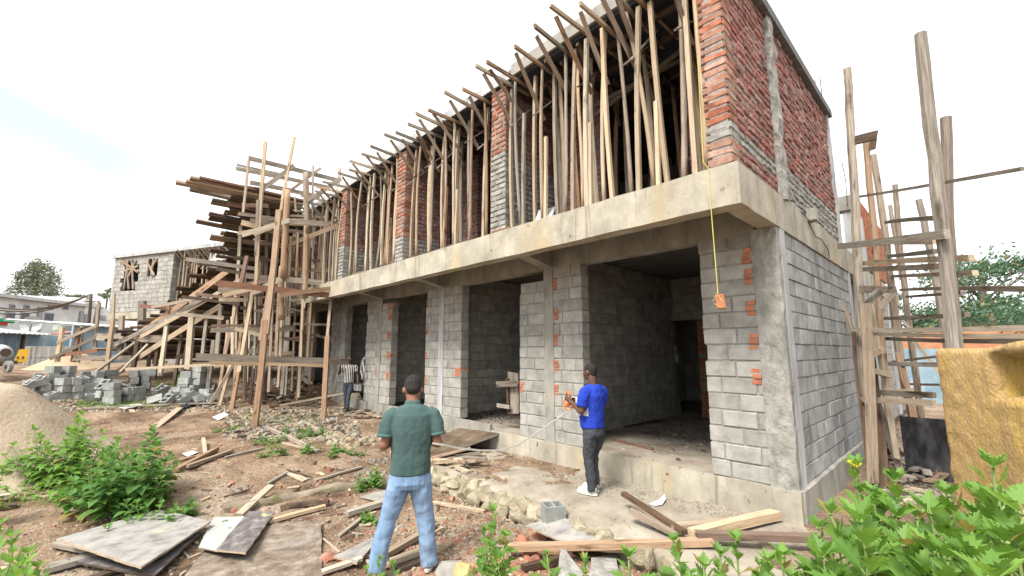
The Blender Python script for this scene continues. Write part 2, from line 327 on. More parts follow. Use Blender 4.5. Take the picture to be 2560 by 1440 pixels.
# first floor edge beam, inner beams, cantilevers, slab
slab('edge_beam',(-22,-1.21,GT),(.06,-.99,3.86),CONC,bld,.16,.010,6,2.5)
slab('side_beam',(-.16,-.99,GT),(.055,6.1,3.86),CONC,bld,.2,.006,7,2.5)
slab('inner_beam',(-22,-.005,GT-.03),(-.2,.22,3.72),CONCG,bld,.3,.006,8,2.5)
for cx in (-3.65,-7.02,-10.12,-13.1,-16.3,-19.7):
    bb=B(); x0,x1=cx-.12,cx+.12
    bb.add([(x0,0,GT-.02),(x1,0,GT-.02),(x1,0,3.72),(x0,0,3.72),(x0,-.99,3.58),(x1,-.99,3.58),(x1,-.99,3.72),(x0,-.99,3.72)],[(0,1,2,3),(4,7,6,5),(0,4,5,1),(1,5,6,2),(2,6,7,3),(3,7,4,0)]); bb.build('cantilever',CONCG,bld)
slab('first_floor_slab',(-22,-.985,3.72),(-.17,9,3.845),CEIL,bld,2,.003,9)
# ground floor rooms: cross walls, rear wall with a doorway in the first room
for k,x in enumerate((-3.55,-6.75,-10.05,-13.1,-16.3,-19.7)):
    b0=B(); b0.wall((x,.24,0),(0,1,0),(1,0,0),4.3,pz(x),GT+.29,.2,.42,.208,.016,0,1,seed=50+k,rec=.015); b0.build('cross_wall',[BLOCK,MORTAR],bld)
b0=B(); b0.wall((-22,4.56,0),(1,0,0),(0,-1,0),21.8,PB,3.7,.2,.42,.208,.016,0,1,seed=70,skip=lambda s,z:(18.35<s<19.6 and z<2.75) or (16<s<17 and z<2.4),rec=.015); b0.build('rear_wall',[BLOCK,MORTAR],bld)
b0=B()
b0.wall((-3.05,4.75,0),(0,1,0),(-1,0,0),1.6,PB,3.3,.2,.23,.083,.014,2,1,seed=71); b0.build('brick_partition',MATS,bld)
slab('wall',(-8,8.2,.3),(.0,8.4,3.72),CONCG,bld,2,.01); slab('wall',(-5.2,4.78,.3),(-5.0,8.2,3.72),CONCG,bld,2,.01)
for (xa,xb) in ((-2.95,-2.85),(-2.65,-2.5)): slab('door_post',(xa,5.3,.35),(xb,5.4,2.8),CONCG,bld,1,.01)
# upper floor: brick
UM=[BRICK,BMORT,GBRICK,BRICKP]
def upmf(gh,base=2):
    return lambda s,z: 2 if z<gh else 0
cross=[(-3.92,-3.56,5.22),(-7.25,-6.9,4.45),(-10.45,-10.15,4.75),(-13.7,-13.4,4.6),(-16.9,-16.6,4.6),(-20.2,-19.9,4.6)]
for k,(a,c,gh) in enumerate(cross):
    b0=B(); b0.wall((a,-1.17,0),(1,0,0),(0,-1,0),c-a,3.87,6.46,.26,.215,.093,.024,0,1,mf=upmf(gh),seed=80+k,j=.006,ch=.010,rec=.016)
    b0.wall((c,-.915,0),(0,1,0),(1,0,0),1.02,3.87,6.46,c-a,.215,.093,.024,3,1,mf=lambda s,z,gh=gh:2 if z<gh-.02 else 3,seed=90+k,j=.006,ch=.010,rec=.016)
    b0.build('brick_cross_wall',UM,bld)
inner=[(-1.0,-.2),(-3.3,-2.55),(-4.6,-3.95),(-6.6,-5.9),(-8.1,-7.3),(-10.1,-9.4),(-11.4,-10.5),(-13.4,-12.7),(-14.8,-13.7),(-17.5,-16)]
for k,(a,c) in enumerate(inner):
    b0=B(); b0.wall((a,.12,0),(1,0,0),(0,-1,0),c-a,3.87,6.46,.2,.215,.093,.024,3,1,seed=110+k,j=.006,ch=.010,rec=.016); b0.build('brick_pier',UM,bld)
b0=B(); b0.wall((-.25,-1.2,0),(1,0,0),(0,-1,0),.26,3.87,6.5,.24,.235,.095,.026,0,1,seed=130,j=.008,ch=.012,rec=.018,mf=lambda s,z:2 if 4.16<z<4.34 else 0)
b0.wall((.012,-1.2,0),(0,1,0),(1,0,0),1.58,3.87,6.5,.23,.235,.095,.026,3,1,seed=131,j=.009,ch=.012,rec=.02,mf=lambda s,z:2 if 4.16<z<4.34 else (0 if s<.25 else 3))
b0.wall((.02,.62,0),(0,1,0),(1,0,0),3.46,3.87,6.47,.22,.225,.095,.026,3,1,seed=132,j=.012,ch=.012,rec=.02,mf=lambda s,z:2 if z<4.42 else 3)
b0.build('side_brick_wall',UM,bld)
slab('column',(-.18,.39,3.86),(.075,.61,6.55),CONCR,bld,.05,.035,31,7)
slab('column',(-.18,4.08,3.86),(.05,4.24,6.5),CONCW,bld,.1,.012,32,5)
b0=B(); b0.wall((-22,4.1,0),(1,0,0),(0,-1,0),21.9,3.87,6.46,.2,.3,.1,.016,0,1,seed=140,skip=lambda s,z:(20.2<s<20.9 or 16<s<16.7 or 12<s<12.9) and 4.3<z<5.4); b0.build('rear_wall',[SIDEBLK,MORTAR],bld)
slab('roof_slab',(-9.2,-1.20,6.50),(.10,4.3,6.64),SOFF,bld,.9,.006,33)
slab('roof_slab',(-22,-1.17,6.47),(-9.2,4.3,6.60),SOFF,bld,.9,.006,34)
# pale sheet of shuttering along the roof edge
slab('edge_shutter',(-3.35,-1.235,6.49),(.10,-1.20,6.70),CONCG,bld,.3,.004,36,2)
slab('edge_shutter',(-9.2,-1.225,6.48),(-3.4,-1.20,6.66),CONCW,bld,.3,.004,37,2)
slab('edge_shutter',(-22,-1.20,6.46),(-9.25,-1.17,6.62),CONCW,bld,.3,.004,38,2)
slab('stub_block',(.055,1.55,3.80),(.17,1.72,3.98),CONCG,bld,.1,.01,39)
b0=B(); b0.tube([(.062,1.6,3.8),(.075,1.9,3.62),(.07,2.3,3.66),(.075,2.7,3.55),(.07,2.75,3.42)],.006,0,5); b0.tube([(.062,1.2,3.86),(.08,1.45,3.8),(.07,1.9,3.86)],.006,0,5); b0.build('wire',WOOD['dark'],bld)
# rebar stubs along the roof
b0=B()
for x,y in ((-.02,4.15),(-.1,4.17),(-.05,6.0),(-5,0),(.0,.5)):
    z=6.6 if y<4.5 else 5.4
    b0.tube([(x,y,z-.3),(x+.02,y,z+.3),(x+random.uniform(-.05,.05),y,z+.75)],.008,0,5)
b0.build('rebar',WOOD['dark'],bld)
# rear part behind the side wall
b0=B(); b0.wall((.0,6.3,0),(0,1,0),(1,0,0),7,.2,3.4,.2,.42,.2,.016,0,1,seed=150); b0.wall((-1.4,4.7,0),(0,1,0),(1,0,0),1.7,.2,6,.2,.42,.2,.016,0,1,seed=151)
b0.wall((.0,7.2,0),(0,1,0),(1,0,0),4,3.9,5.6,.22,.23,.083,.016,2,1,seed=152)
b0.build('rear_wall',MATS,bld)
slab('side_beam',(-.15,6.12,3.36),(.04,13.3,3.75),CONC,bld,.4,.008,41,2)
slab('side_beam',(-2.2,6.1,5.05),(.05,6.4,5.38),CONCG,bld,.4,.008,42,2)
for y in (6.15,7.0,10.2): slab('column',(-.18,y,.2),(.045,y+.25,5.05 if y<8 else 3.4),CONCW,bld,.6,.006,43)
slab('landing',(-1.4,4.8,1.9),(0,6.1,2.05),CONCG,bld,.6,.006,44)
# ------------------------------------------------------------------ formwork under the roof and its timber props
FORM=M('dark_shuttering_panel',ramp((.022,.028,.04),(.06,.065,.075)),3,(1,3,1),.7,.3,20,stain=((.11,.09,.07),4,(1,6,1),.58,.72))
fw=thing('roof_formwork','dark panels and boards shuttering the underside of the roof slab','formwork',(-6,1,6.4))
x=-.25
while x>-20:
    x2=x-random.uniform(1.15,1.25); 
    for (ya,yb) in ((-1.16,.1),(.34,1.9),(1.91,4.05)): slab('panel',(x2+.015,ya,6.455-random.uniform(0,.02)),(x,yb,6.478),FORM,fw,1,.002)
    x=x2
for y in (-.75,-.3,.6,1.2,1.8,2.5,3.2): plank('joist',(-.3,y,6.40),(-3.55,y+.05,6.40),.08,.05,'dark',fw); plank('joist',(-3.95,y,6.40),(-6.9,y,6.40),.08,.05,'dark',fw)
ORD=['first','second','third','fourth','fifth','sixth','seventh','eighth','ninth','tenth','eleventh','twelfth','thirteenth','fourteenth','fifteenth','sixteenth','seventeenth','eighteenth','nineteenth','twentieth']
def bay(x):
    e=[0,-3.75,-7.08,-10.3,-13.55,-16.75]; nm=['nearest','second','third','fourth','fifth']
    for i in range(5):
        if e[i]>=x>e[i+1]: return i,nm[i]
    return 4,'fifth'
cnt={}
fx=[(-.30,-.02),(-.42,0),(-.92,-.28),(-1.12,.10),(-1.52,-.05),(-1.90,.05),(-2.35,.06),(-2.78,.03),(-3.2,-.12),(-3.42,-.05),(-4.08,-.06),(-4.5,.02),(-5.02,-.04),(-5.42,0),(-5.88,.04),(-6.4,.03),(-6.68,.1),(-7.34,0),(-7.78,.1),(-8.3,0),(-8.78,.05),(-9.3,.04),(-9.78,-.2),(-10.6,.1),(-11.1,.15),(-11.6,0),(-12.1,.1),(-12.6,-.1),(-13.1,0),(-13.9,.1),(-14.5,0),(-15.1,.1),(-15.8,0)]
fx=[(a,c,0) for a,c in fx]+[(a,c,1) for a,c in ((-.62,.08),(-.78,-.1),(-1.34,-.12),(-1.72,.12),(-2.06,-.06),(-2.2,.1),(-2.58,-.05),(-3.02,.06),(-4.28,.08),(-4.75,-.06),(-5.22,.05),(-5.65,-.05),(-6.12,.06),(-7.55,.05),(-8.05,-.05),(-8.55,.05),(-9.05,-.04),(-9.55,.06),(-10.85,-.05),(-11.35,.05),(-11.85,-.05),(-12.3,.05),(-14.2,.05),(-14.8,-.05))]
fx.sort(key=lambda t:-t[0])
for i,(xb,dx,ext) in enumerate(fx):
    k,nm=bay(xb); c=cnt[k]=cnt.get(k,0)+1; mt=random.choice(['pale','pale','pale','pale','orange','grey']) if i else 'pale'
    t=thing('timber_prop','%s timber prop from the right along the roof edge of the %s upper bay'%(ORD[c-1],nm),'timber prop',(xb,-1.12,3.87),'timber props along the roof edge')
    y0=-1.13+(random.uniform(.02,.2) if ext else random.uniform(-.03,.05)); xt=xb+dx; w_=random.uniform(.05,.07)
    if i%2==0: pole('post',(xb,y0,3.865),(xt,y0,6.40),.043 if i<4 else .032,.026,mt,t,random.uniform(.02,.07))
    else: plank('post',(xb,y0,3.865),(xt,y0+random.uniform(-.05,.05),6.38),w_,.05,mt,t,(1,0,0),.03)
    if i==0 or ext: continue
    yo=random.uniform(-1.95,-1.65) ; sk=random.uniform(-.06,.06)
    bt=random.choice(['grey','grey','orange','pale'])
    plank('bearer',(xt+.045+sk,yo,6.405+random.uniform(-.03,.03)),(xt+.045-sk,random.uniform(-.3,.2),6.41),.055,.04,bt,t)
    plank('brace',(xt-.04,yo+.12+random.uniform(0,.1),6.40),(xt-.06-dx*.25+random.uniform(-.05,.05),-1.02+random.uniform(0,.12),5.72+random.uniform(-.15,.15)),.06,.022,random.choice(['grey','orange','grey']),t,(1,0,.2))
    if i%5!=2: plank('brace',(xt-.07-dx*.25,-1.25,5.66+random.uniform(-.2,.15)),(xt-.04,-.45+random.uniform(-.15,.1),6.38),.06,.022,random.choice(['grey','dark','grey']),t,(1,0,.2))
    if random.random()<.35: plank('doubler',(xb+.06,y0,3.87),(xb+.07,y0+.02,4.9+random.random()),.05,.045,mt,t,(1,0,0))
rr=random.Random(3); pos=[]
for bx0,bx1,nn in ((-3.5,-.35,30),(-6.85,-4.0,20),(-10.0,-7.35,16),(-13.3,-10.6,10)):
    nm=bay(bx1-.1)[1]
    for q in range(nn+8):
        x=rr.uniform(bx0,bx1); y=rr.choice([-.92,-.7,-.35,.45,.9,1.5,2.1,2.7,3.4])+rr.uniform(-.12,.12); dx=rr.uniform(-.14,.14)
        if y<-.2 and x<bx0+.55: y=1.2
        t=thing('timber_prop','timber prop standing in the shade inside the %s upper bay'%nm,'timber prop',(x,y,3.86),'timber props inside the %s upper bay'%nm)
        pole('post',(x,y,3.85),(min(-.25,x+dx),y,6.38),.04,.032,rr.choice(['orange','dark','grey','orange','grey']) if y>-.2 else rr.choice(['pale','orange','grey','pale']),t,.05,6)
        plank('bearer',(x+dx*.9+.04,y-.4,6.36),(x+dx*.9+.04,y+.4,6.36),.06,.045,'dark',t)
        if rr.random()<.6: plank('brace',(x+dx+.05,y-.35,6.36),(x+dx*.8,y+.03,5.8),.06,.022,rr.choice(['grey','dark']),t,(1,0,0))
for i,(p,q,l) in enumerate([(onY(1472,262+10,-.2),onY(1700,150,.3),'long pale rail slanting between the props of the nearest upper bay'),(onY(1470,300,.1),onY(1738,100,.2),'upper of the rails tied across the props near the corner'),(onY(1560,240,.6),onY(1720,160,1.0),'short rail tied deep among the props near the corner')]):
    tag(plank('rail',p,q,.07,.03,'grey'),l,'timber rail')
bl_=thing('leaning_boards','reddish board leaning in the corner beside the brick corner pier','board',(-.28,-.7,3.9)); plank('board',(-.22,-.75,3.88),(-.25,-.15,4.9),.14,.025,'red',bl_,(1,0,0))
# loose boards and scraps on the edge of the first floor
for (a,b_,w_,l) in [((1235,572),(1290,568),.10,'flat reddish offcut under the foot of the half grey brick pier'),((885,688),(915,683),.1,'pale offcut sticking out of the beam edge by the third brick pier'),((955,662),(1000,655),.12,'pale board end jutting over the beam edge between props'),((1010,650),(1080,628),.05,'dark lath lying along the beam edge in the third bay'),((1120,618),(1180,604),.05,'thin dark lath lying along the beam edge in the second bay')]:
    p=onY(*a,-1.13); q=onY(*b_,-1.1); p.z=q.z=3.90; tag(plank('loose_board',p,q,.03,w_,'red' if w_>.09 else 'dark'),l,'loose board')
sc_=B(); sc_.add([(-2.9,-1.15,3.88),(-2.6,-1.1,3.9),(-2.7,-.9,4.12),(-2.95,-1.0,4.1),(-2.9,-1.13,3.87),(-2.6,-1.08,3.89),(-2.7,-.88,4.11),(-2.95,-.98,4.09)],[(0,1,2,3),(7,6,5,4),(0,4,5,1),(1,5,6,2),(2,6,7,3),(3,7,4,0)])
tag(sc_.build('metal_scrap',CONCW),'bent grey sheet scrap lying on the beam edge beside the grey brick pier','scrap')
# brick hanging on a string
YEL=M('yellow_string',ramp((.55,.50,.12),(.7,.62,.2)),5,bump=0); ORB=M('orange_brick',ramp((.40,.15,.07),(.52,.22,.12)),8,bump=.6,bscale=50)
a=onY(1780,522,-1.2); c=onY(1791,735,-1.2); c.x=a.x+.01; hb=thing('plumb_brick','orange brick hanging on a yellow string as a plumb line','plumb line',(c.x,c.y,c.z-.2))
e=B(); e.tube([(a.x-.06,-1.12,6.3),(a.x-.05,-1.225,3.95),(a.x,-1.225,3.86),(a.x,-1.225,3.4),(c.x,-1.225,c.z)],.0042,0,5); e.build('string',YEL,hb)
e=B(); e.obox((-.055,.045,0),(1,0,0),(0,-1,0),.09,.06,-.15,0,0,.006,.01); e.build('brick',ORB,hb,mw=Matrix.Translation(V((c.x,c.y,c.z)))@Matrix.Rotation(R(12),4,'Z')@Matrix.Rotation(R(-6),4,'Y'))
e=B(); e.tube([(c.x-.05,c.y-.045,c.z-.08),(c.x,c.y-.055,c.z+.01),(c.x+.04,c.y-.045,c.z-.08),(c.x+.02,c.y+.04,c.z-.15),(c.x-.04,c.y-.045,c.z-.1)],.003,0,5); e.build('string',YEL,hb)
# ------------------------------------------------------------------ big timber scaffold in front of the far bays
SCF=thing('timber_scaffold','tall ramshackle timber scaffold tower standing before the far bays','scaffold',(-12,-2,0))
def gd(px,py): p=G(px,py); return math.hypot(p.x-CAM.x,p.y-CAM.y)
def seg(par,name,pts,D,w,t,mat,rnd=False,up=None):
    """member through picture points, all at distance D (a number or one per point)"""
    for i in range(len(pts)-1):
        d0,d1=(D,D) if isinstance(D,(int,float)) else (D[i],D[i+1]); p=atD(*pts[i],d0); q=atD(*pts[i+1],d1)
        if i: off=V((.02,.03,0)); p+=off; q+=off
        if len(pts)>2 and i<len(pts)-2: q=q+(q-p).normalized()*.35
        if rnd: pole(name,p,q,w/2,w/2*.85,mat,par)
        else: plank(name,p,q,w,t,mat,par,up)
posts=[([(637,1067),(661,835),(694,525)],.135,'orange'),([(650,850),(678,680),(703,500),(733,342)],.075,'pale'),([(808,1047),(819,840)],.12,'orange'),([(817,860),(832,690),(842,470),(847,420)],.085,'pale'),
([(739,1016),(761,836),(772,744)],.08,'orange'),([(763,745),(767,584),(761,431)],.19,'orange'),([(703,1005),(719,819),(728,700)],.10,'grey'),([(580,1021),(600,905)],.11,'orange'),([(598,930),(630,740),(637,700),(650,487),(660,353)],.09,'pale'),
([(544,1005),(564,874),(567,800)],.09,'pale'),([(550,1013),(578,900),(578,819),(592,680),(600,542)],.09,'pale'),([(703,800),(705,695),(716,475)],.2,'orange'),([(608,531),(622,398)],.06,'grey'),([(780,620),(783,414)],.05,'grey'),([(740,530),(737,492)],.05,'grey'),
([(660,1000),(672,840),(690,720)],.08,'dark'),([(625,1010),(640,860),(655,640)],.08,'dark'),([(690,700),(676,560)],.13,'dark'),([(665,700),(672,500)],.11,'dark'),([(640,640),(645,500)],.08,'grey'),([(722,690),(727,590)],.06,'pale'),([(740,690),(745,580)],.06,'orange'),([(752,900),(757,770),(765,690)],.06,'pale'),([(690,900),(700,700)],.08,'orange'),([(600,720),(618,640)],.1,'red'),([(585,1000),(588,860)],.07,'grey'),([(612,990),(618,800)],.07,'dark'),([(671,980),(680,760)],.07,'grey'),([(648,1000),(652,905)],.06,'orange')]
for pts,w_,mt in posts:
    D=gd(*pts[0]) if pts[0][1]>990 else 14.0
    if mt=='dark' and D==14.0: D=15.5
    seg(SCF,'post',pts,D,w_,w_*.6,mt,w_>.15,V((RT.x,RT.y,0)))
led=[((490,892),(872,905),.17,'grey',12.9),((525,905),(669,909),.13,'pale',13.3),((668,909),(817,914),.10,'pale',13.4),((525,826),(733,823),.12,'grey',14.6),((528,814),(736,816),.08,'red',14.9),((544,708),(839,740),.16,'red',13.3),((545,724),(615,728),.14,'grey',14.4),((700,697),(833,711),.16,'grey',14),((630,733),(702,697),.15,'pale',13.8),((700,738),(843,720),.13,'orange',13.2),((605,688),(678,697),.15,'grey',14.2),((557,738),(632,722),.12,'pale',13.9),((547,749),(617,750),.1,'pale',14.5),
((604,588),(722,551),.13,'pale',13.6),((634,586),(700,560),.11,'pale',13.9),((722,553),(858,563),.16,'grey',13.7),((594,534),(706,550),.1,'grey',14.5),((603,556),(640,565),.16,'pale',14.5),((625,552),(700,556),.12,'grey',14.3),((694,573),(760,582),.12,'grey',14.8),((772,592),(858,559),.12,'orange',13),((717,616),(760,596),.12,'pale',14.2),((655,572),(735,598),.1,'dark',14.8),
((621,395),(850,452),.13,'grey',14.2),((592,412),(706,436),.06,'grey',14.6),((590,421),(819,468),.11,'grey',14.5),((625,456),(800,492),.13,'grey',14.8),((603,466),(655,473),.08,'dark',15),((655,473),(735,414),.12,'grey',14),((708,489),(802,420),.07,'grey',14.1),((770,503),(852,446),.12,'grey',13.2),((608,603),(715,614),.12,'dark',15),((583,645),(700,652),.12,'dark',15.3),((540,672),(640,690),.1,'dark',15.2),((465,648),(640,672),.12,'grey',16),
((640,960),(690,880),.06,'grey',14.5),((525,1010),(590,900),.08,'pale',16),((440,892),(480,885),.1,'dark',18),((600,770),(700,765),.1,'dark',15),((655,860),(700,800),.07,'grey',15),((610,880),(680,870),.15,'grey',15.5),((660,885),(735,883),.12,'pale',14.9)]
for a,c,w_,mt,D in led: seg(SCF,'ledger' if abs(a[1]-c[1])<30 else 'brace',[a,c],[D,D],w_,.035,mt)
rs=random.Random(77)
for i in range(20):
    x=rs.uniform(585,800); yb=rs.uniform(900,1000); yt=yb-rs.uniform(180,330); d=rs.uniform(14.5,17); seg(SCF,'post',[(x,yb),(x+rs.uniform(2,22),yt)],d,rs.uniform(.05,.09),.05,rs.choice(['pale','grey','orange','pale']),False,V((RT.x,RT.y,0)))
for i in range(34):
    x=rs.uniform(580,740); y=rs.uniform(500,930); d=rs.uniform(14,16.5); l_=rs.uniform(50,150); sl=(y-880)*-.0+rs.choice([-.35,.06,.06,.1,.5])*l_*.5; seg(SCF,'ledger',[(x,y),(x+l_,y+sl)],[d,d],rs.uniform(.05,.12),.03,rs.choice(['pale','grey','orange','red','pale']))
# stair formwork rising to the right behind the scaffold
STR=thing('stair_formwork','steep stair of dark formwork planks rising to the roof behind the scaffold','formwork',(-20,-4,0))
PN=V((-.73,0,1)); 
def onP(px,py,off=0): d=ray(px,py); return CAM+d*((.73*22.5+off-PN.dot(CAM))/PN.dot(d))
ends=[(233,873),(262,850),(289,828),(325,818),(345,806),(361,809),(375,789),(400,778),(419,753),(444,739),(440,720),(472,688),(500,690),(517,670),(494,655),(540,640),(525,625),(560,610),(525,593),(551,582),(570,590),(490,553),(555,560),(522,534),(560,530),(529,503),(575,515),(475,473),(440,456),(465,453),(475,445),(499,446)]
rs=random.Random(11)
for i in range(48):
    f=rs.random(); ends.insert(0,(215+f*360+rs.uniform(-14,14),884-f*235+rs.uniform(-9,14)))
NE=len(ends)-32
for i,(a,b_) in enumerate(ends):
    i-=NE
    p=onP(a,b_)
    if p.y<-6.4 or p.x<-24: p=atD(a,b_,22)
    if i<0: p=p+V((0,rs.uniform(0,1.2),rs.uniform(-.25,.02)))
    q=V((p.x+rs.uniform(-.15,.15),-1.35,p.z-.02 + (.04 if i>26 else rs.uniform(-.1,.1))))
    plank('plank',p,q,.045 if i<27 else .07,rs.uniform(.16,.34) if i<27 else .14,rs.choice(['red','grey','orange','dark','dark']),STR,(-.3,0,1),rs.uniform(-.03,.03))
    if 6<i<27:
        for dz in (.0,):
            plank('plank',V((p.x+.28,max(p.y,-4)+rs.uniform(.2,.8),p.z+.12+dz)),V((p.x+.28,-1.3,p.z+.1+dz)),.035,.34,'dark',STR,(-.3,0,1)); plank('riser',V((p.x+.12,max(p.y,-4)+rs.uniform(.3,.9),p.z+.02)),V((p.x+.12,-1.3,p.z)),.2,.025,rs.choice(['dark','red']),STR,(0,0,1))
for (a,c,D0,D1,w_,mt) in [((167,1006),(314,918),22,20,.22,'red'),((300,925),(553,764),20.2,17,.17,'pale'),((336,842),(569,678),20,16.5,.2,'orange'),((278,867),(520,740),21,17,.15,'grey'),((352,842),(600,700),19.5,16,.13,'pale'),((142,857),(242,814),22,21.5,.10,'grey'),((125,898),(242,842),22,21.5,.10,'grey'),((242,842),(420,848),21.5,19.5,.25,'grey'),((183,895),(330,895),21.5,20.5,.18,'grey'),((150,888),(245,876),22,21,.12,'red'),((380,768),(500,745),19,17,.1,'grey'),((350,765),(430,770),19.5,18.5,.13,'red'),((314,923),(544,911),18,16.5,.08,'pale'),((440,785),(560,795),17.5,16.5,.12,'grey'),((455,742),(600,760),17,16,.1,'dark'),((490,735),(600,748),17,16,.1,'red')]:
    seg(STR,'stringer' if abs(a[1]-c[1])>30 else 'ledger',[a,c],[D0,D1],w_,.04,mt)
for (a,c,D,w_,mt) in [((267,925),(283,795),20.5,.12,'pale'),((283,795),(285,735),20.5,.08,'pale'),((326,960),(345,852),19.5,.13,'dark'),((400,940),(419,798),18.6,.12,'pale'),((419,798),(422,760),18.6,.1,'orange'),((470,922),(483,753),17.8,.17,'pale'),((182,905),(200,820),21.8,.12,'red'),((143,905),(156,818),22,.12,'pale'),((236,880),(248,755),21.6,.1,'grey'),((300,880),(305,790),21,.15,'grey'),((352,870),(356,752),20.5,.2,'grey'),((520,980),(535,850),17,.12,'grey'),((540,910),(553,764),16.8,.12,'grey'),((505,900),(518,790),17.5,.1,'grey'),((455,950),(470,860),18,.12,'dark'),((385,945),(395,860),19,.1,'dark'),((370,860),(300,930),19,.07,'grey'),((435,960),(455,830),18.4,.1,'dark'),((560,900),(600,730),16.5,.1,'orange'),((195,905),(206,815),22.2,.1,'grey'),((365,960),(375,880),19.6,.1,'dark'),((340,855),(165,985),20,.09,'grey')]:
    seg(STR,'support',[a,c],D,w_,w_*.7,mt,False,V((RT.x,RT.y,0)))
# ------------------------------------------------------------------ grey block wing at the far end
DB=thing('grey_block_wing','grey concrete block wing at the far end with small upper windows','building',(-24,-3,0))
dL=V((-27.4,-5.6,0)); dR=V((-19.0,-1.45,0)); du=(dR-dL).normalized(); dn=V((du.y,-du.x,0)); dLen=(dR-dL).length
def dS(px,py=700,inset=0):
    d=ray(px,py); o=dL-dn*inset; t=dn.dot(o-CAM)/dn.dot(d); p=CAM+d*t; return (p-dL).dot(du),p.z
s1=dS(428)[0]; w1=[dS(306,700)[0],dS(340,700)[0]]; z1a=dS(320,722)[1]; z1b=dS(320,650)[1]; w2=[dS(366,680)[0],dS(390,680)[0]]; z2a=dS(378,690)[1]; z2b=dS(378,646)[1]
skip=lambda s,z:(w1[0]<s<w1[1] and z1a<z<z1b) or (w2[0]<s<w2[1] and z2a<z<z2b)
b0=B(); b0.wall(dL,du,dn,s1,3.75,6.45,.2,.42,.21,.02,0,1,seed=200,skip=skip); b0.wall(dL+du*s1,-dn,du,1.1,3.75,6.45,.2,.42,.21,.02,0,1,seed=201)
b0.wall(dL-dn*1.1+du*s1,du,dn,dLen-s1,3.75,6.45,.2,.42,.21,.02,0,1,seed=202,skip=lambda s,z:(int(s/1.25)%2==0) and z<6.2)
b0.wall(dL,-dn,-du,5,3.75,6.45,.2,.42,.21,.02,0,1,seed=203); b0.wall(dL-dn*5,du,dn,dLen,.2,6.4,.2,.42,.21,.02,0,1,seed=204)
b0.wall(dL+du*2.4-dn*.9,du,dn,dLen-2.4,.2,3.4,.2,.42,.21,.02,0,1,seed=205,skip=lambda s,z:(int((s+.7)/1.4)%2==0) and z<3)
b0.build('wall',MATS,DB)
def dbox(s0,s1_,i0,i1,z0,z1): 
    b=B(); b.add([dL+du*s-dn*i+V((0,0,z)) for z in (z0,z1) for s,i in ((s0,i0),(s1_,i0),(s1_,i1),(s0,i1))],[(3,2,1,0),(4,5,6,7),(0,1,5,4),(1,2,6,5),(2,3,7,6),(3,0,4,7)]); return b
dbox(-.05,dLen,-.02,1.2,3.42,3.74).build('edge_beam',CONC,DB); dbox(-.05,dLen,1.2,5,3.5,3.74).build('floor_slab',CEIL,DB); dbox(-.1,dLen,-.1,5,6.46,6.62).build('roof_slab',CONCW,DB)
dbox(1.9,2.15,.9,1.15,.2,3.42).build('column',CONCG,DB)
def dP(px,py,i=-.05): s,z=dS(px,py,i); return dL+du*s-dn*i+V((0,0,z))
for j,(a,c) in enumerate([((310,722),(321,650)),((322,722),(318,650)),((333,722),(330,650)),((300,650),(345,680)),((308,678),(345,665)),((340,650),(322,690)),((368,690),(372,646)),((378,690),(384,646)),((385,688),(366,650)),((392,646),(376,676))]): plank('window_prop',dP(*a),dP(*c),.09,.05,'orange' if j%2 else 'grey',DB,du)
rs=random.Random(5)
for i in range(26):
    s=s1+.25+i*.24; p=dL+du*s-dn*rs.uniform(.0,.3)
    t=thing('timber_prop','thin timber prop on the balcony of the far grey block wing','timber prop',p+V((0,0,3.75)),'timber props on the balcony of the far wing')
    pole('post',p+V((0,0,3.74)),p+du*rs.uniform(-.1,.1)+V((0,0,6.42)),.045,.035,rs.choice(['pale','grey','orange']),t,.04,6)
    plank('brace',p+dn*.35+V((0,0,6.42)),p-dn*.3+du*.1+V((0,0,5.75)),.08,.025,'grey',t,du); plank('brace',p-dn*.1+du*.05+V((0,0,5.6)),p-dn*.6+du*.2+V((0,0,6.4)),.08,.025,'grey',t,du)
GRID=M('pale_vent_block',ramp((.45,.45,.43),(.6,.6,.57)),8,bump=.2)
vb=B(); p0=dP(520,690,-.12); 
for r in range(3):
    for c in range(3):
        o=p0+du*(c*.36)+V((0,0,r*.36)); 
        for (aa,bb,cc,dd) in ((0,.36,0,.05),(0,.36,.31,.36),(0,.05,.05,.31),(.31,.36,.05,.31)): vb.obox(o+du*aa,du,dn,bb-aa,.12,cc,dd)
        vb.obox(o+du*.05-dn*.08,du,dn,.26,.02,.05,.31)
tag(vb.build('vent_block_stack',GRID),'small pale panel of pierced vent blocks on the far balcony','vent blocks')
# ------------------------------------------------------------------ things behind, far left
WHT=M('painted_render',ramp((.50,.52,.52),(.66,.68,.67)),.8,rough=.8,bump=.1,stain=((.42,.42,.38),1.0,(1,1,.2),.58,.75)); GLS=M('dark_window_glass',ramp((.02,.03,.06),(.05,.07,.12)),1,rough=.15,bump=0,spec=.5); FRM=M('window_frame_paint',ramp((.25,.24,.25),(.35,.34,.34)),5,bump=0)
TIN=M('white_sheet_roof',ramp((.62,.64,.66),(.8,.81,.82)),3,(1,.3,1),.5,.2,spec=.5,stain=((.45,.43,.42),2,(3,.5,1),.6,.75)); REDR=M('red_sheet_roof',ramp((.34,.10,.09),(.5,.2,.17)),3,(3,.3,1),.6,.2); BLUE=M('faded_blue_sheet',ramp((.16,.27,.36),(.34,.44,.50)),2.5,(1,1,.5),.7,.2,stain=[((.42,.46,.48),2,(1,1,.4),.55,.7),((.20,.16,.14),3,(1,1,.5),.66,.76)])
GRN=M('green_paint',ramp((.02,.30,.13),(.04,.38,.18)),2,bump=0); REDP=M('red_paint',ramp((.45,.05,.05),(.55,.09,.08)),2,bump=0); YELP=M('yellow_plastic',ramp((.75,.42,.02),(.85,.52,.04)),2,rough=.45,bump=0,spec=.5)
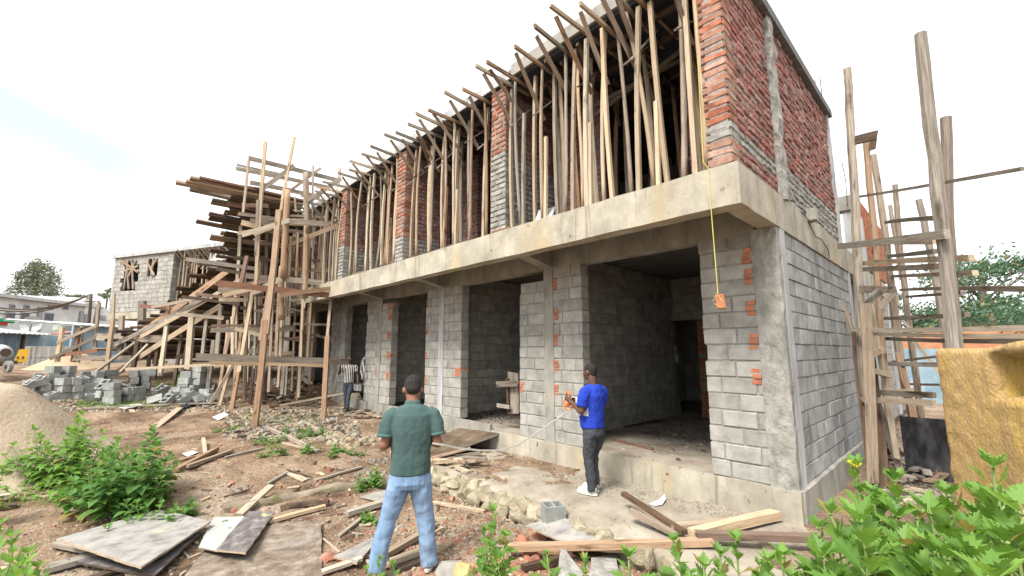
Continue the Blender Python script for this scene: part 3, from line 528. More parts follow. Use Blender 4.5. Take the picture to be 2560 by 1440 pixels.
def facade(a,Da,c,Dc,ytop,ybot,th=.5,zb=None):
    p=atD(a,800,Da); q=atD(c,800,Dc); u=V((q.x-p.x,q.y-p.y,0)); Ln=u.length; u/=Ln; n=V((u.y,-u.x,0)); z0=zb if zb is not None else atD(a,ybot,Da).z; z1=atD(a,ytop,Da).z
    return V((p.x,p.y,0)),u,n,Ln,z0,z1
def onF(F,px,py): o,u,n,Ln,z0,z1=F; d=ray(px,py); t=n.dot(o-V((CAM.x,CAM.y,0)))/n.dot(V((d.x,d.y,0))); p=CAM+d*t; return (V((p.x,p.y,0))-o).dot(u),p.z
F1=facade(-60,62,204,70,735,880,zb=0); o,u,n,Ln,z0,z1=F1
fac=thing('factory_building','long pale two row windowed factory building beyond the tin roofed shed','building',o)
B().obox(o,u,n,Ln,12,0,z1).build('wall',WHT,fac)
B().obox(o-u*.5+n*.6,u,n,Ln+1,13,z1-.05,z1+.25).build('roof',CONCW,fac)
for (xa,xb,ya,yb) in [(22,38,762,771),(58,74,763,772),(119,135,764,773),(155,171,765,774),(12,38,781,796),(48,74,782,806),(108,135,783,807)]:
    sa,za=onF(F1,xa,yb); sb,zb=onF(F1,xb,ya)
    f=B().obox(o+u*sa+n*.06,u,n,sb-sa,.1,za,zb).build('window',FRM,fac); k=B()
    for q in range(3): k.obox(o+u*(sa+.12+q*(sb-sa-.12)/3)+n*.10,u,n,(sb-sa-.12)/3-.1,.05,za+.12,zb-.12)
    k.build('pane',GLS,f)
for px in (100,204): s,_=onF(F1,px,780); B().obox(o+u*(s-.3)+n*.15,u,n,.5,.2,0,z1-.6).build('downpipe_pier',FRM,fac)
F2=facade(206,70,300,80,748,880,zb=0); o2,u2,n2,Ln2,_,z2=F2
fac2=thing('warehouse','pale gabled warehouse end between the factory and the grey wing','building',o2)
B().add([o2+V((0,0,0)),o2+u2*Ln2,o2+u2*Ln2+V((0,0,z2-1.2)),o2+V((0,0,z2+.2)),o2-n2*8,o2+u2*Ln2-n2*8,o2+u2*Ln2-n2*8+V((0,0,z2-1.2)),o2-n2*8+V((0,0,z2+.2))],[(0,1,2,3),(7,6,5,4),(0,4,5,1),(1,5,6,2),(2,6,7,3),(3,7,4,0)]).build('wall',WHT,fac2)
for (xa,xb,ya,yb) in [(206,224,787,808),(247,266,791,800),(290,310,793,802)]:
    sa,za=onF(F2,xa,yb); sb,zb=onF(F2,xb,ya); f=B().obox(o2+u2*sa+n2*.06,u2,n2,sb-sa,.1,za,zb).build('window',FRM,fac2); B().obox(o2+u2*(sa+.15)+n2*.1,u2,n2,sb-sa-.3,.05,za+.15,zb-.15).build('pane',GLS,f)
def sheetroof(px0,D0,px1,D1,yl,yh,dep,mat,name,parent,th=.06):
    p=atD(px0,yl,D0); q=atD(px1,yl,D1); u=V((q.x-p.x,q.y-p.y,0)).normalized(); n=V((u.y,-u.x,0)); zl=(p.z+q.z)/2; h=atD(px0,yh,D0+dep).z-zl
    Ln=(V((q.x,q.y,0))-V((p.x,p.y,0))).length; b=B(); m_=int(Ln/.35)+1; vs=[];
    for i in range(m_*2+1):
        s=min(Ln,i*.175); dz=.04*(i%2)
        vs+= [V((p.x,p.y,zl+dz))+u*s, V((p.x,p.y,zl+dz+h))+u*s-n*dep, V((p.x,p.y,zl+dz-th))+u*s, V((p.x,p.y,zl+dz+h-th))+u*s-n*dep]
    fs=[]
    for i in range(m_*2): k=i*4; fs+=[(k,k+4,k+5,k+1),(k+2,k+3,k+7,k+6),(k,k+2,k+6,k+4),(k+1,k+5,k+7,k+3)]
    b.add(vs,fs); return b.build(name,mat,parent),(V((p.x,p.y,0)),u,n,Ln,zl)
shed=thing('tin_roof_shed','low blue walled shed with a white sheet roof behind the mixer','shed',atD(60,900,38))
_,sf=sheetroof(-60,36,128,40,833,812,4,TIN,'roof',shed); o,u,n,Ln,zl=sf
B().obox(o-n*.5,u,n,Ln+5,.15,-.2,zl-.02).build('wall',BLUE,shed)
for s in (3.5,8.8,13): B().obox(o+u*s-n*.4,u,n,.15,.1,0,zl-.05).build('post',WOOD['dark'],shed)
_,sr=sheetroof(126,39.6,200,37,834,815,4,REDR,'roof',shed)
shed2=thing('blue_tin_shed','tall blue corrugated tin wall under a bright white roof','shed',atD(240,880,34))
_,s2=sheetroof(196,33,345,35,816,806,5,TIN,'roof',shed2); o,u,n,Ln,zl=s2; B().obox(o-n*.3,u,n,Ln,.12,-.2,zl-.02).build('wall',BLUE,shed2)
kio=thing('kiosk','green and red painted kiosk roof at the far left edge','kiosk',atD(10,830,45)); a=atD(-40,808,45); c=atD(37,808,45); zt=atD(0,796,45).z; zm=atD(0,804,45).z; zz=atD(0,812,45).z; a.z=c.z=0; u=(c-a).normalized(); n=V((u.y,-u.x,0))
B().obox(a,u,n,(c-a).length,2,zm,zt).build('fascia',GRN,kio); B().obox(a+u*.1-n*.1,u,n,(c-a).length-.4,1.8,zz,zm).build('sign_board',REDP,kio); B().obox(a+u*.1-n*.3,u,n,(c-a).length-.4,1.6,0,zz).build('wall',WHT,kio)
dish=B(); c=atD(77,811,42); 
for r in range(5):
    for q in range(12): t=q*math.pi/6; rr_=1.0*r/4; dish.v.append(c+RT*(rr_*math.cos(t)*.75)+V((0,0,rr_*math.sin(t)*.55))-FW*.35*(1-rr_*rr_)*-1)
for r in range(4):
    for q in range(12): dish.f.append((r*12+q,r*12+(q+1)%12,(r+1)*12+(q+1)%12,(r+1)*12+q)); dish.m.append(0)
dth=thing('satellite_dish','pale round dish standing on the shed roof','satellite dish',c); dish.build('bowl',CONCW,dth); B().tube([c-V((0,0,1.0)),c],.06).build('mast',FRM,dth)
tank=thing('water_drum','small pale green drum on a post before the red roof','drum',atD(156,815,30)); c=atD(156,820,30); B().tube([c-V((0,0,.12)),c+V((0,0,.12))],.32,0,14).build('drum',M('pale_green_plastic',ramp((.35,.42,.38),(.45,.52,.47)),3,bump=0),tank); B().tube([V((c.x,c.y,0)),c-V((0,0,.12))],.06).build('post',WOOD['grey'],tank)
fnc=thing('pierced_block_fence','low pale fence of round pierced blocks behind the yellow box','fence',atD(120,880,30)); b0=B(); bd=B()
for i in range(22):
    px=62+i*5.8; c=atD(px,874,30); c2=atD(px+5.4,874,30); u=(c2-c); u.z=0; Lb=u.length; u/=Lb; n=V((u.y,-u.x,0)); zt=atD(px,866,30).z; cc=V((c.x,c.y,0))
    b0.obox(cc,u,n,Lb,.15,.1,zt,0,.01)
    for zc in (.3,.62):
        zc=.1+(zt-.1)*(.28 if zc<.5 else .74); ct=cc+u*(Lb*.5)+n*.006; r=Lb*.33; k=len(bd.v); bd.v+=[ct+u*(r*math.cos(t))+V((0,0,zc+r*math.sin(t))) for t in [q*math.pi/5 for q in range(10)]]; bd.f.append(tuple(k+q for q in range(10))); bd.m.append(0)  # flat dark discs painted as the shade inside the pierced blocks
b0.build('block_row',GRID,fnc); bd.build('hole_shade_disc',WOOD['dark'],fnc)
# poles and cables
def upole(px,yb,yt,D,r,lab):
    t=thing('utility_pole',lab,'utility pole',atD(px[0],900,D)); a=atD(px[0],yb,D); c=atD(px[1],yt,D); a.z=0; pole('mast',a,c,r,r*.7,'dark',t,.1); plank('crossarm',c-V((0,0,.6))-RT*.5,c-V((0,0,.6))+RT*.5,.08,.06,'dark',t); return c
c1=upole((224,228),806,735,48,.14,'darker near utility pole beside the pale warehouse'); c2=upole((238,247),804,752,50,.12,'second utility pole close to the grey block wing')
for i,(ya,l) in enumerate(((757,'upper overhead cable before the pale factory'),(765,'middle overhead cable before the pale factory'),(776,'lowest overhead cable sagging before the pale factory'))):
    a=atD(-60,ya,46); tag(B().tube([a.lerp(c1,k/8)-V((0,0,(1-(k/4-1)**2)*.8)) for k in range(9)],.045,0,5).build('cable',WOOD['dark']),l,'cable')
# mixer and yellow box
mixr=thing('cement_mixer','dusty concrete mixer with a round drum at the left edge','cement mixer',atD(10,930,22)); c=atD(2,884,22)
b0=B(); ax=(RT*1-FW*.3+V((0,0,.15))).normalized(); b0.tube([c-ax*.5,c-ax*.3,c-ax*.05,c+ax*.12,c+ax*.24],[.12,.27,.31,.25,.15],0,18); b0.build('drum',CONCW,mixr,True); b0=B(); b0.tube([c+ax*.22,c+ax*.26],[.14,.13],0,16); b0.build('mouth',WOOD['dark'],mixr)
for px in (20,-20): cw=atD(px,917,21.5); b0=B(); b0.tube([cw-ax.cross(V((0,0,1)))*.05,cw+ax.cross(V((0,0,1)))*.05],.19,0,16); w_=b0.build('wheel',CONCG,mixr); B().tube([cw-ax.cross(V((0,0,1)))*.06,cw+ax.cross(V((0,0,1)))*.06],.07,0,10).build('hub',WOOD['dark'],w_)
plank('frame',atD(-30,915,21.7),atD(45,905,21.7),.12,.08,'dark',mixr)
yb_=thing('yellow_box','yellow plastic machine housing on the ground behind the sand','machine housing',atD(48,905,26)); a=atD(33,906,26); c=atD(65,906,26); u=(c-a); u.z=0; Lb=u.length; u/=Lb; n=V((u.y,-u.x,0)); z0=a.z; z1=atD(48,873,26).z; a.z=0
b0=B(); b0.add([a+u*0+V((0,0,z0)),a+u*Lb+V((0,0,z0)),a+u*(Lb+.05)+V((0,0,z1)),a+u*.1+V((0,0,z1)),a-n*.7+V((0,0,z0)),a+u*Lb-n*.7+V((0,0,z0)),a+u*Lb-n*.7+V((0,0,z1)),a+u*.1-n*.7+V((0,0,z1))],[(0,1,2,3),(7,6,5,4),(0,4,5,1),(1,5,6,2),(2,6,7,3),(3,7,4,0)]); b0.build('shell',YELP,yb_)
for s in (.22,.62): B().obox(a+u*(Lb*s)+n*.01,u,n,Lb*.16,.05,z0+.25*(z1-z0),z0+.45*(z1-z0)).build('vent',WOOD['dark'],yb_)
# ------------------------------------------------------------------ right hand side: poles, ledgers, boundary
RS=thing('pole_scaffold','tall grey pole scaffold standing beside the side wall on the right','scaffold',(1,4,0))
def rp(pts,y,r,mt,name='pole'):
    P_=[onY(*q,y) for q in pts]; full=[]
    for i in range(len(P_)-1):
        for k in range(5): full.append(P_[i].lerp(P_[i+1],k/5))
    full.append(P_[-1]); o=full[0].copy(); up=(full[-1]-o).normalized(); mw,_=orient(o,full[-1]); im=mw.inverted(); n_=len(full); rs_=[r*(.66-.12*i/n_)*random.uniform(.95,1.05) for i in range(n_)]
    full=[im@p+V((0,random.uniform(-.008,.008),random.uniform(-.008,.008))) for p in full]; b=B().tube(full,rs_,0,7)
    link(name,mkmesh(name,b.v,b.f,WOOD[mt],None,False),RS,mw)
def foot(px,py,y): p=onY(px,py,y); 
rp([(2183,1215),(2157,900),(2133,420),(2118,172)],2.7,.105,'grey')
rp([(2228,1110),(2205,862),(2188,620),(2164,352)],4.6,.095,'orange'); rp([(2292,1095),(2248,890),(2217,620),(2184,387)],6,.11,'orange'); rp([(2305,1060),(2267,772),(2250,620),(2238,462)],8,.10,'grey'); rp([(2256,700),(2225,513)],8.6,.08,'grey'); rp([(2385,960),(2361,824),(2324,620),(2297,499)],7,.11,'grey')
rp([(2425,1150),(2388,870),(2345,480),(2299,85)],.35,.105,'grey'); rp([(2395,1000),(2374,640),(2365,294)],1.6,.10,'grey')
for a,c,ya,yc,wd,mt in [((2141,493),(2560,421),3,.2,.035,'grey'),((2215,556),(2359,544),5,.9,.06,'grey'),((2098,616),(2369,585),2.4,.2,.09,'grey'),((2223,607),(2339,604),6,1,.06,'pale'),((2222,640),(2340,628),6,1,.06,'grey'),((2153,659),(2430,645),2.9,.5,.07,'pale'),((2149,673),(2342,666),2.9,.7,.07,'grey'),((2229,691),(2439,682),6,1,.06,'pale'),((2252,725),(2600,723),7.5,.6,.06,'grey'),((2267,742),(2408,732),7.8,2,.05,'grey'),((2210,796),(2418,786),5,1.8,.06,'grey'),((2132,824),(2600,819),2.6,.2,.055,'pale'),((2172,834),(2600,841),3,.5,.05,'pale'),((2210,846),(2600,853),5,1,.06,'grey'),((2219,909),(2356,912),5.5,5,.08,'grey'),((2230,905),(2356,890),6,6,.05,'dark'),((2186,980),(2336,988),2.9,2.2,.08,'grey'),((2158,999),(2336,1008),2.6,1.8,.08,'pale'),((2265,960),(2350,962),8,8,.05,'dark')]:
    plank('ledger',onY(*a,ya),onY(*c,yc),wd,.05,mt,RS)
for a,c,ya,yc,wd,mt,nm in [((2165,758),(2183,1209),2.2,2.2,.13,'orange','post'),((2135,352),(2191,338),2.7,2.7,.14,'dark','crosspiece'),((2180,375),(2184,345),4.5,4.5,.1,'dark','crosspiece'),((2153,723),(2238,725),2.3,4,.1,'grey','bracket'),((2160,765),(2200,728),2.3,2.5,.1,'grey','bracket'),((2200,768),(2236,730),4.2,4.2,.1,'grey','bracket'),((2177,763),(2243,1146),3.4,2.9,.07,'pale','ladder_rail'),((2245,880),(2288,1050),5.5,5,.09,'orange','ladder_rail'),((2282,850),(2352,936),7,7,.07,'pale','brace'),((2243,788),(2300,846),6,6,.05,'grey','brace'),((2174,888),(2206,874),2.3,3.4,.09,'pale','rung'),((2178,926),(2226,938),2.4,3.4,.08,'pale','rung'),((2240,980),(2285,978),5,5,.1,'pale','rung')]:
    plank(nm,onY(*a,ya),onY(*c,yc),wd,.05,mt,RS,(1,0,0) if abs(a[0]-c[0])<abs(a[1]-c[1]) else None)
tag(plank('leaning_plank',onY(2153,829,2.9),onY(2200,1225,2.35),.26,.04,'dark',None,(1,0,0)),'broad dark plank leaning on end against the side wall scaffold','plank')
tag(plank('leaning_pole',onY(2101,744,3.9),onY(2264,1214,2.9),.085,.06,'grey',None,(1,0,0)),'long grey pole leaning diagonally against the side wall','pole')
# black board, boundary walls
BLK=M('peeling_black_board',[(.40,(.018,.018,.02)),(.54,(.07,.07,.08)),(.60,(.13,.12,.12)),(.64,(.42,.31,.19))],4.5,(1,1,.32),.6,.3,30,det=9,stain=((.5,.48,.44),9,(1,1,.6),.72,.76))
p=onY(2248,1040,3.2); q=onY(2352,1040,3.2); bb=B().obox((p.x,3.2,0),(1,0,0),(0,-1,0),1.1,.02,.05,p.z,0,.0); tag(bb.build('black_panel',BLK),'black peeling panel standing on edge beyond the pole scaffold','panel')
wl=thing('tin_boundary_wall','blue grey sheet boundary wall with an orange brick top at the right','wall',(2,16,0)); a=onY(2200,876,16); z=a.z
B().obox((-1,16,0),(1,0,0),(0,-1,0),14,.1,-.2,onY(2300,872,16).z).build('sheet',BLUE,wl); ORW=M('orange_brick_wall',ramp((.48,.20,.10),(.6,.3,.17)),4,(1,1,6),bump=.5,bscale=30); B().obox((-1,16.3,0),(1,0,0),(0,-1,0),14,.2,-.2,onY(2300,832,16.3).z).build('brick_top',ORW,wl)
# big yellow washed concrete block
YC=M('ochre_washed_concrete',[(.3,(.40,.27,.12)),(.5,(.53,.35,.15)),(.7,(.62,.43,.20))],2.6,(1,1,.5),.85,1.1,60,det=9,stain=[((.66,.45,.10),2.2,(2.2,2.2,.22),.50,.68),((.33,.23,.13),3.5,(1,1,.35),.54,.72),((.36,.33,.17),1.2,(1,1,.6),.58,.75),((.80,.66,.38),6,(3,3,.2),.68,.76)],bdist=.02)
yc=thing('ochre_concrete_block','big ochre stained concrete block with a recess, right of the path','concrete block',(1.9,-1.9,0))
ax_=atD(2345,1000,3.9); bx_=atD(2720,1000,3.1); u=V((bx_.x-ax_.x,bx_.y-ax_.y,0)).normalized(); n=V((u.y,-u.x,0)); ob=V((ax_.x,ax_.y,0)); Mw=Matrix((u,-n,V((0,0,1)))).transposed().to_4x4(); Mw.translation=ob
def sz(px,py):
    d=ray(px,py); t=n.dot(ob-CAM)/n.dot(d); p=CAM+d*t; return (p-ob).dot(u),p.z
ztop=sz(2400,884)[1]; r0,r1=sz(2506,990); r2=sz(2520,893)[1]
def ysurf(name,s0,s1,zf,yf,dep,ns,nz):
    vs=[];fs=[]
    for j in range(nz+1):
        for i in range(ns+1):
            s_=s0+(s1-s0)*i/ns; z=zf(s_)*j/nz-.2*(1-j/nz); e=min(i,ns-i)/ns*(s1-s0); r_=.012*math.exp(-e/.015)+.012*math.exp(-(zf(s_)-z)/.015)
            vs.append((s_+.004*noise.noise(V((z*9,s0,2))),yf(s_,z)+r_+.005*noise.noise(V((s_*5,z*5,1)))+.009*noise.noise(V((s_*17,z*17,4)))+.005*noise.noise(V((s_*41,z*41,6))),z+(.02*noise.noise(V((s_*7,0,8)))*j/nz)))
    w_=ns+1
    for j in range(nz):
        for i in range(ns): a=j*w_+i; fs.append((a,a+1,a+w_+1,a+w_))
    k=len(vs); vs+=[(x,dep,z) for x,y,z in vs[:k]]
    for i in range(ns): a=nz*w_+i; fs.append((a,a+1,k+a+1,k+a))
    for j in range(nz): a=j*w_; fs.append((a+w_,a,k+a,k+a+w_)[::-1]); a+=ns; fs.append((a,a+w_,k+a+w_,k+a)[::-1])
    return link(name,mkmesh(name,vs,fs,YC,None,True),yc,Mw)
def yf(s_,z):
    rec=.16*sm(r0-.01,r0+.02,s_)*sm(r1-.01,r1+.02,z)*(1-sm(r2-.02,r2+.02,z)); st_=.05*(1-sm(.0,.10,s_+0*z)); low=.02*sm(.95,.9,z)
    return rec+st_+.03*sm(.92,.90,z-.12*s_)-.03
ysurf('body',0.06,2.3,lambda s_:ztop+.02+.06*sm(.3,.9,s_)+.03*noise.noise(V((s_*3,0,3))),yf,1.0,110,80)
ysurf('ledge',-.045,.062,lambda s_:sz(2340,946)[1],lambda s_,z:.10,.8,8,50)
# ------------------------------------------------------------------ heaps, rubble, timber offcuts
SAND=M('pale_sand',[(.3,(.30,.235,.165)),(.5,(.38,.305,.225)),(.7,(.46,.385,.29))],1.2,rough=.95,bump=.9,bscale=16,det=10,stain=((.25,.19,.13),.8,(1,1,1.6),.55,.72),bdist=.03)
def heap(name,label,c,rx,ry,h,yaw,mat,seed,n=56,m=20):
    vs=[];fs=[]
    for j in range(m+1):
        r=j/m
        for i in range(n):
            t=2*math.pi*i/n; wob=1+.13*noise.noise(V((math.cos(t)*1.3,math.sin(t)*1.3,seed)))
            x=r*rx*math.cos(t)*wob; y=r*ry*math.sin(t)*wob; prof=(math.cos(math.pi*min(1,r*.97))*.5+.5)**.85
            X=c[0]+x*math.cos(yaw)-y*math.sin(yaw); Y=c[1]+x*math.sin(yaw)+y*math.cos(yaw)
            z=H(X,Y)-.06+h*prof*(1+.16*noise.noise(V((X*.9,Y*.9,seed))))+(.06*noise.noise(V((X*2.2,Y*2.2,seed)))+.035*noise.noise(V((X*5.5,Y*5.5,seed))))*(1-r)
            vs.append((X,Y,z))
    for j in range(m):
        for i in range(n): fs.append((j*n+i,j*n+(i+1)%n,(j+1)*n+(i+1)%n,(j+1)*n+i)[::-1])
    o=link(name,mkmesh(name,vs,fs,mat,None,True)); return tag(o,label,'sand heap')
p=atD(-45,1050,12.8); heap('sand_heap','big pale sand heap at the left edge in front of the grey blocks',(p.x,p.y),2.4,2.0,1.4,.6,SAND,1)
p=atD(-60,1150,10.4); heap('sand_heap','smaller front lobe of pale sand sloping toward the bushes',(p.x,p.y),1.5,1.3,.55,.3,SAND,2)
p=atD(110,1060,12.2); heap('sand_heap','low sand mound at the right foot of the big heap',(p.x,p.y),1.0,.8,.34,.5,SAND,3)
OSAND=M('orange_sand',ramp((.40,.29,.19),(.52,.40,.28)),1.5,rough=.95,bump=.5,bscale=14); p=atD(185,900,25); heap('sand_heap','distant orange sand heap between the yellow box and the stair',(p.x,p.y),1.7,1.2,.6,-.8,OSAND,4)
# hollow concrete blocks in loose heaps
PBLK=M('loose_grey_block',ramp((.24,.25,.24),(.38,.39,.37)),6,bump=.5,bscale=40,orand=.16,bdist=.01)
def hollow():
    b=B(); L_,W_,H_=.2,.1,.1
    def ring(z,y): return None
    b.box((-L_,-W_,-H_),(L_,-W_+.03,H_)); b.box((-L_,W_-.03,-H_),(L_,W_,H_)); b.box((-L_,-W_+.03,-H_),(-L_+.035,W_-.03,H_)); b.box((L_-.035,-W_+.03,-H_),(L_,W_-.03,H_)); b.box((-.02,-W_+.03,-H_),(.02,W_-.03,H_)); b.box((-L_+.035,-W_+.03,-H_),(-.02,W_-.03,-H_+.03)); b.box((.02,-W_+.03,-H_),(L_-.035,W_-.03,-H_+.03))
    me=mkmesh('concrete_block',b.v,b.f,PBLK); return me
HB=hollow(); rs=random.Random(21)
def blk(p,yaw,tilt,label,group,roll=0):
    o=link('concrete_block',HB,None,Matrix.Translation(p)@Matrix.Rotation(yaw,4,'Z')@Matrix.Rotation(tilt,4,'Y')@Matrix.Rotation(roll,4,'X')); return tag(o,label,'concrete block',group)
def stackb(lst,label,group,yaw0,mess=.15):
    for px,py,n in lst:
        p=G(px,py)
        for k in range(n): blk(p+V((rs.uniform(-.04,.04),rs.uniform(-.04,.04),.1+.205*k)),yaw0+rs.uniform(-mess,mess)+(1.57 if rs.random()<.2 else 0),0,label,group)
stackb([(92,985,3),(128,984,4),(165,982,4),(202,978,3),(238,976,3),(110,995,2),(150,998,3),(188,996,3),(225,992,2),(262,990,2),(70,985,2),(292,985,2),(265,972,3)],'grey block in the large loose pile by the foot of the stair','blocks in the large pile by the stair foot',R(20),.25)
for i in range(26):
    p=G(rs.uniform(70,330),rs.uniform(975,1004)); blk(p+V((0,0,rs.uniform(.08,.5))),rs.uniform(0,3.1),rs.uniform(-.7,.7),'tumbled grey block spilling from the large pile by the stair foot','tumbled blocks of the large pile',rs.uniform(-.5,.5))
stackb([(330,992,4),(362,988,4),(345,985,3)],'grey block in the squared stack behind the leaning red plank','blocks stacked behind the leaning plank',R(-10),.06)
stackb([(278,1010,3),(280,1009,1),(312,1003,2),(334,1001,2)],'grey block in the short stack beside the end of the leaning plank','blocks by the plank end',R(35),.1)
stackb([(462,992,4),(492,994,5),(470,1003,2),(512,1006,2),(500,1010,1),(440,1000,2)],'weathered block in the tall stack beside the green weed','blocks beside the green weed',R(30),.1)
for i in range(20):
    p=G(rs.uniform(360,540),rs.uniform(985,1018)); blk(p+V((0,0,rs.uniform(.08,.3))),rs.uniform(0,3.1),rs.uniform(-.6,.6),'tumbled block in the low heap left of the scaffold posts','tumbled blocks left of the scaffold',rs.uniform(-.4,.4))
o=blk(onZ(1383,1282,-.02),R(60),0,'hollow block lying open side up against the apron stones','hollow block'); del o['group']; o.scale=(.62,1.1,1.0)
o=blk(onY(874,965,-.0)+V((.1,.3,-.05)),R(10),0,'pale block standing in the doorway behind the man in stripes','block'); del o['group']
TARP=M('black_tarpaulin',ramp((.012,.015,.02),(.05,.06,.075)),4,rough=.35,bump=.6,bscale=8,spec=.6); vs=[];fs=[]; p0=G(455,1022); p1=G(535,992); du_=(p1-p0); dv_=V((.9,-.5,0))
for j in range(13):
    for i in range(25): 
        p=p0+du_*(i/24)+dv_*(j/12-.5)*1.3; z=.06+.22*abs(noise.noise(V((i*.45,j*.6,4))))+.1*noise.noise(V((i*.9,j,1))); vs.append((p.x,p.y,H(p.x,p.y)+z*math.sin(math.pi*(j+1)/14)**.5*math.sin(math.pi*(i+1)/26)**.5))
for j in range(12):
    for i in range(24): fs.append((j*25+i,j*25+i+1,(j+1)*25+i+1,(j+1)*25+i))
tp=link('tarpaulin',mkmesh('tarpaulin',vs,fs,TARP,None,True)); tag(tp,'crumpled black plastic sheet at the foot of the block stacks','plastic sheet'); sm_=tp.modifiers.new('thick','SOLIDIFY'); sm_.thickness=.01
# stones
def rock(sc,seed,mat,smooth=False,sub=2):
    bm=bmesh.new(); bmesh.ops.create_icosphere(bm,subdivisions=sub,radius=1)
    for v in bm.verts:
        d=v.co.copy(); r=1+.28*noise.noise(d*1.1+V((seed,0,0)))+.12*noise.noise(d*3+V((0,seed,0))); v.co=V((d.x*sc[0],d.y*sc[1],d.z*sc[2]))*r
        for a in ((1,.3,.2),(-.5,1,.4),(.2,-.8,1),(-.9,-.4,.5),(0,.1,1)):
            n_=V(a).normalized(); m_=.78*min(sc)*1.1; k=v.co.dot(n_)
            if k>m_: v.co-=n_*(k-m_)
    me=bpy.data.meshes.new('rock'); bm.to_mesh(me); bm.free(); me.materials.append(mat)
    return me
STN=M('yellowish_stone',[(.35,(.22,.19,.13)),(.5,(.36,.31,.22)),(.66,(.47,.43,.33))],4,bump=.8,bscale=24,orand=.15,stain=((.17,.19,.08),3,(1,1,1),.6,.72),bdist=.03)
GST=M('grey_stone',ramp((.15,.14,.125),(.33,.31,.28)),5,bump=.7,bscale=26,orand=.2,bdist=.02)
RBR=M('broken_red_brick',ramp((.28,.11,.07),(.44,.20,.135)),9,bump=.7,bscale=40,orand=.2,stain=((.36,.29,.22),5,(1,1,1),.55,.7),bdist=.015)
OCR=M('ochre_rock',ramp((.42,.30,.12),(.58,.44,.22)),8,bump=.9,bscale=26,bdist=.02)
rks=[rock((.15,.11,.11),s,STN,sub=3) for s in range(8)]; gks=[rock((.11,.09,.07),s+9,GST) for s in range(5)]
edge=thing('stone_edging','row of rough yellowish stones holding the broken edge of the concrete apron','stone edging',(-3,-1.6,-.15)); rs=random.Random(4)
x=-4.9
while x<.3:
    y=-1.62-.10*sm(-2.4,-.4,x)-.55*sm(-.7,.3,x); k_=rs.uniform(.6,1.5)*(1 if x<-2.3 else .6)
    for q in range(2 if x<-2.3 else 1):
        o=link('stone',rks[rs.randrange(8)],edge,Matrix.Translation((x+rs.uniform(-.05,.05),y+rs.uniform(-.05,.04)-.03*q,-.10-.10*q+rs.uniform(-.03,.02)))@Matrix.Rotation(rs.uniform(-3,3),4,'Z')@Matrix.Rotation(rs.uniform(-.6,.6),4,'Y')@Matrix.Diagonal((k_*rs.uniform(.8,1.1),rs.uniform(.8,1.2),rs.uniform(.7,1.1),1)))
    x+=rs.uniform(.12,.2)*(.6+.4*k_)
b=B()
for i in range(60):
    x=-4.95+i*.09; y=-1.55-.10*sm(-2.4,-.4,x)-.55*sm(-.7,.3,x)+.05*noise.noise(V((x*4,1,1))); b.v+=[V((x,y+.2,-.02)),V((x,y,-.03)),V((x,y-.05,-.10)),V((x,y-.06,-.4))]
    if i: k=len(b.v)-8; b.f+=[(k+q,k+q+1,k+q+5,k+q+4) for q in range(3)]
b.m=[0]*len(b.f); b.build('mortar_bed',APR,edge,True)
def put(name,me,px,py,s,label,cat,group=None,dz=0,rz=None,z=None):
    p=onZ(px,py,z) if z is not None else G(px,py); o=link(name,me,None,Matrix.Translation(p+V((0,0,dz)))@Matrix.Rotation(rs.uniform(0,6) if rz is None else rz,4,'Z')@Matrix.Diagonal((s if isinstance(s,tuple) else (s,s,s))+(1,))); return tag(o,label,cat,group)
put('boulder',rks[1],1336,1280,1.25,'pale boulder beside the hollow block at the apron edge','stone',None,.05)
put('boulder',rock((.17,.15,.15),33,OCR),1158,1437,.85,'yellow ochre rock beside the black and white shoe','stone',None,.0)
put('boulder',gks[2],1122,1432,1.7,'grey rock between the shoe and the yellow rock','stone',None,0)
put('boulder',rks[3],880,1010,2.6,'brown boulder behind the feet of the man in stripes','stone',None,.1)
for i in range(26):
    put('boulder',rks[i%8],rs.uniform(820,960),rs.uniform(1080,1118),rs.uniform(.35,.9),'mossy rubble stone in the row left of the man in the green shirt','stone','rubble stones beside the green shirted man',.0)
for i in range(60): put('rubble_stone',gks[i%5],rs.uniform(560,900),rs.uniform(1030,1090),rs.uniform(.4,1.2),'grey rubble stone in the dirt below the scaffold','stone','rubble stones below the scaffold')
for i in range(30): put('rubble_stone',gks[i%5],rs.uniform(880,970),rs.uniform(1140,1200),rs.uniform(.3,.6),'grey stone in the patch left of the green shirt','stone','stones left of the green shirt')
brk=[rock((.10,.055,.045),s+40,RBR,sub=2) for s in range(5)]
for (px,py,s) in [(704,1246,1.2),(803,1257,.9),(820,1179,1.1),(801,1207,.6),(581,1210,.7),(590,1278,1.2),(826,1255,.8),(1307,1358,1.7),(1360,1345,1.7),(1337,1340,.7),(1352,1375,1.6),(1300,1352,.9),(1325,1385,1.9),(1130,1250,.9),(1187,1262,.7),(1255,1350,.7),(1318,1400,.8),(1440,1300,1.3),(1288,1330,.6),(1110,1310,.8),(1100,1340,.6),(1390,1350,.5),(1060,1320,.8),(880,1390,.7),(850,1420,1.1),(815,1400,1.3),(1230,1340,.8),(1010,1330,.7),(700,1220,.5),(940,1335,.6),(870,1240,.6),(1150,1300,.6),(1180,1330,.7),(1270,1290,.7),(1220,1262,.6),(1260,1270,.7),(1250,1310,.6),(545,1195,.6),(565,1065,.8),(1340,1402,1.2)]:
    put('brick_fragment',brk[rs.randrange(5)],px,py,s,'broken red brick chunk lying in the dirt','brick fragment','broken brick chunks in the dirt',.02)
for (px,py) in [(1668,1185),(1632,1150),(1730,1155),(1700,1170)]: put('brick_fragment',brk[1],px,py,.4,'small red brick crumb on the floor of the nearest room','brick fragment','brick crumbs on the room floor',0,None,.35)
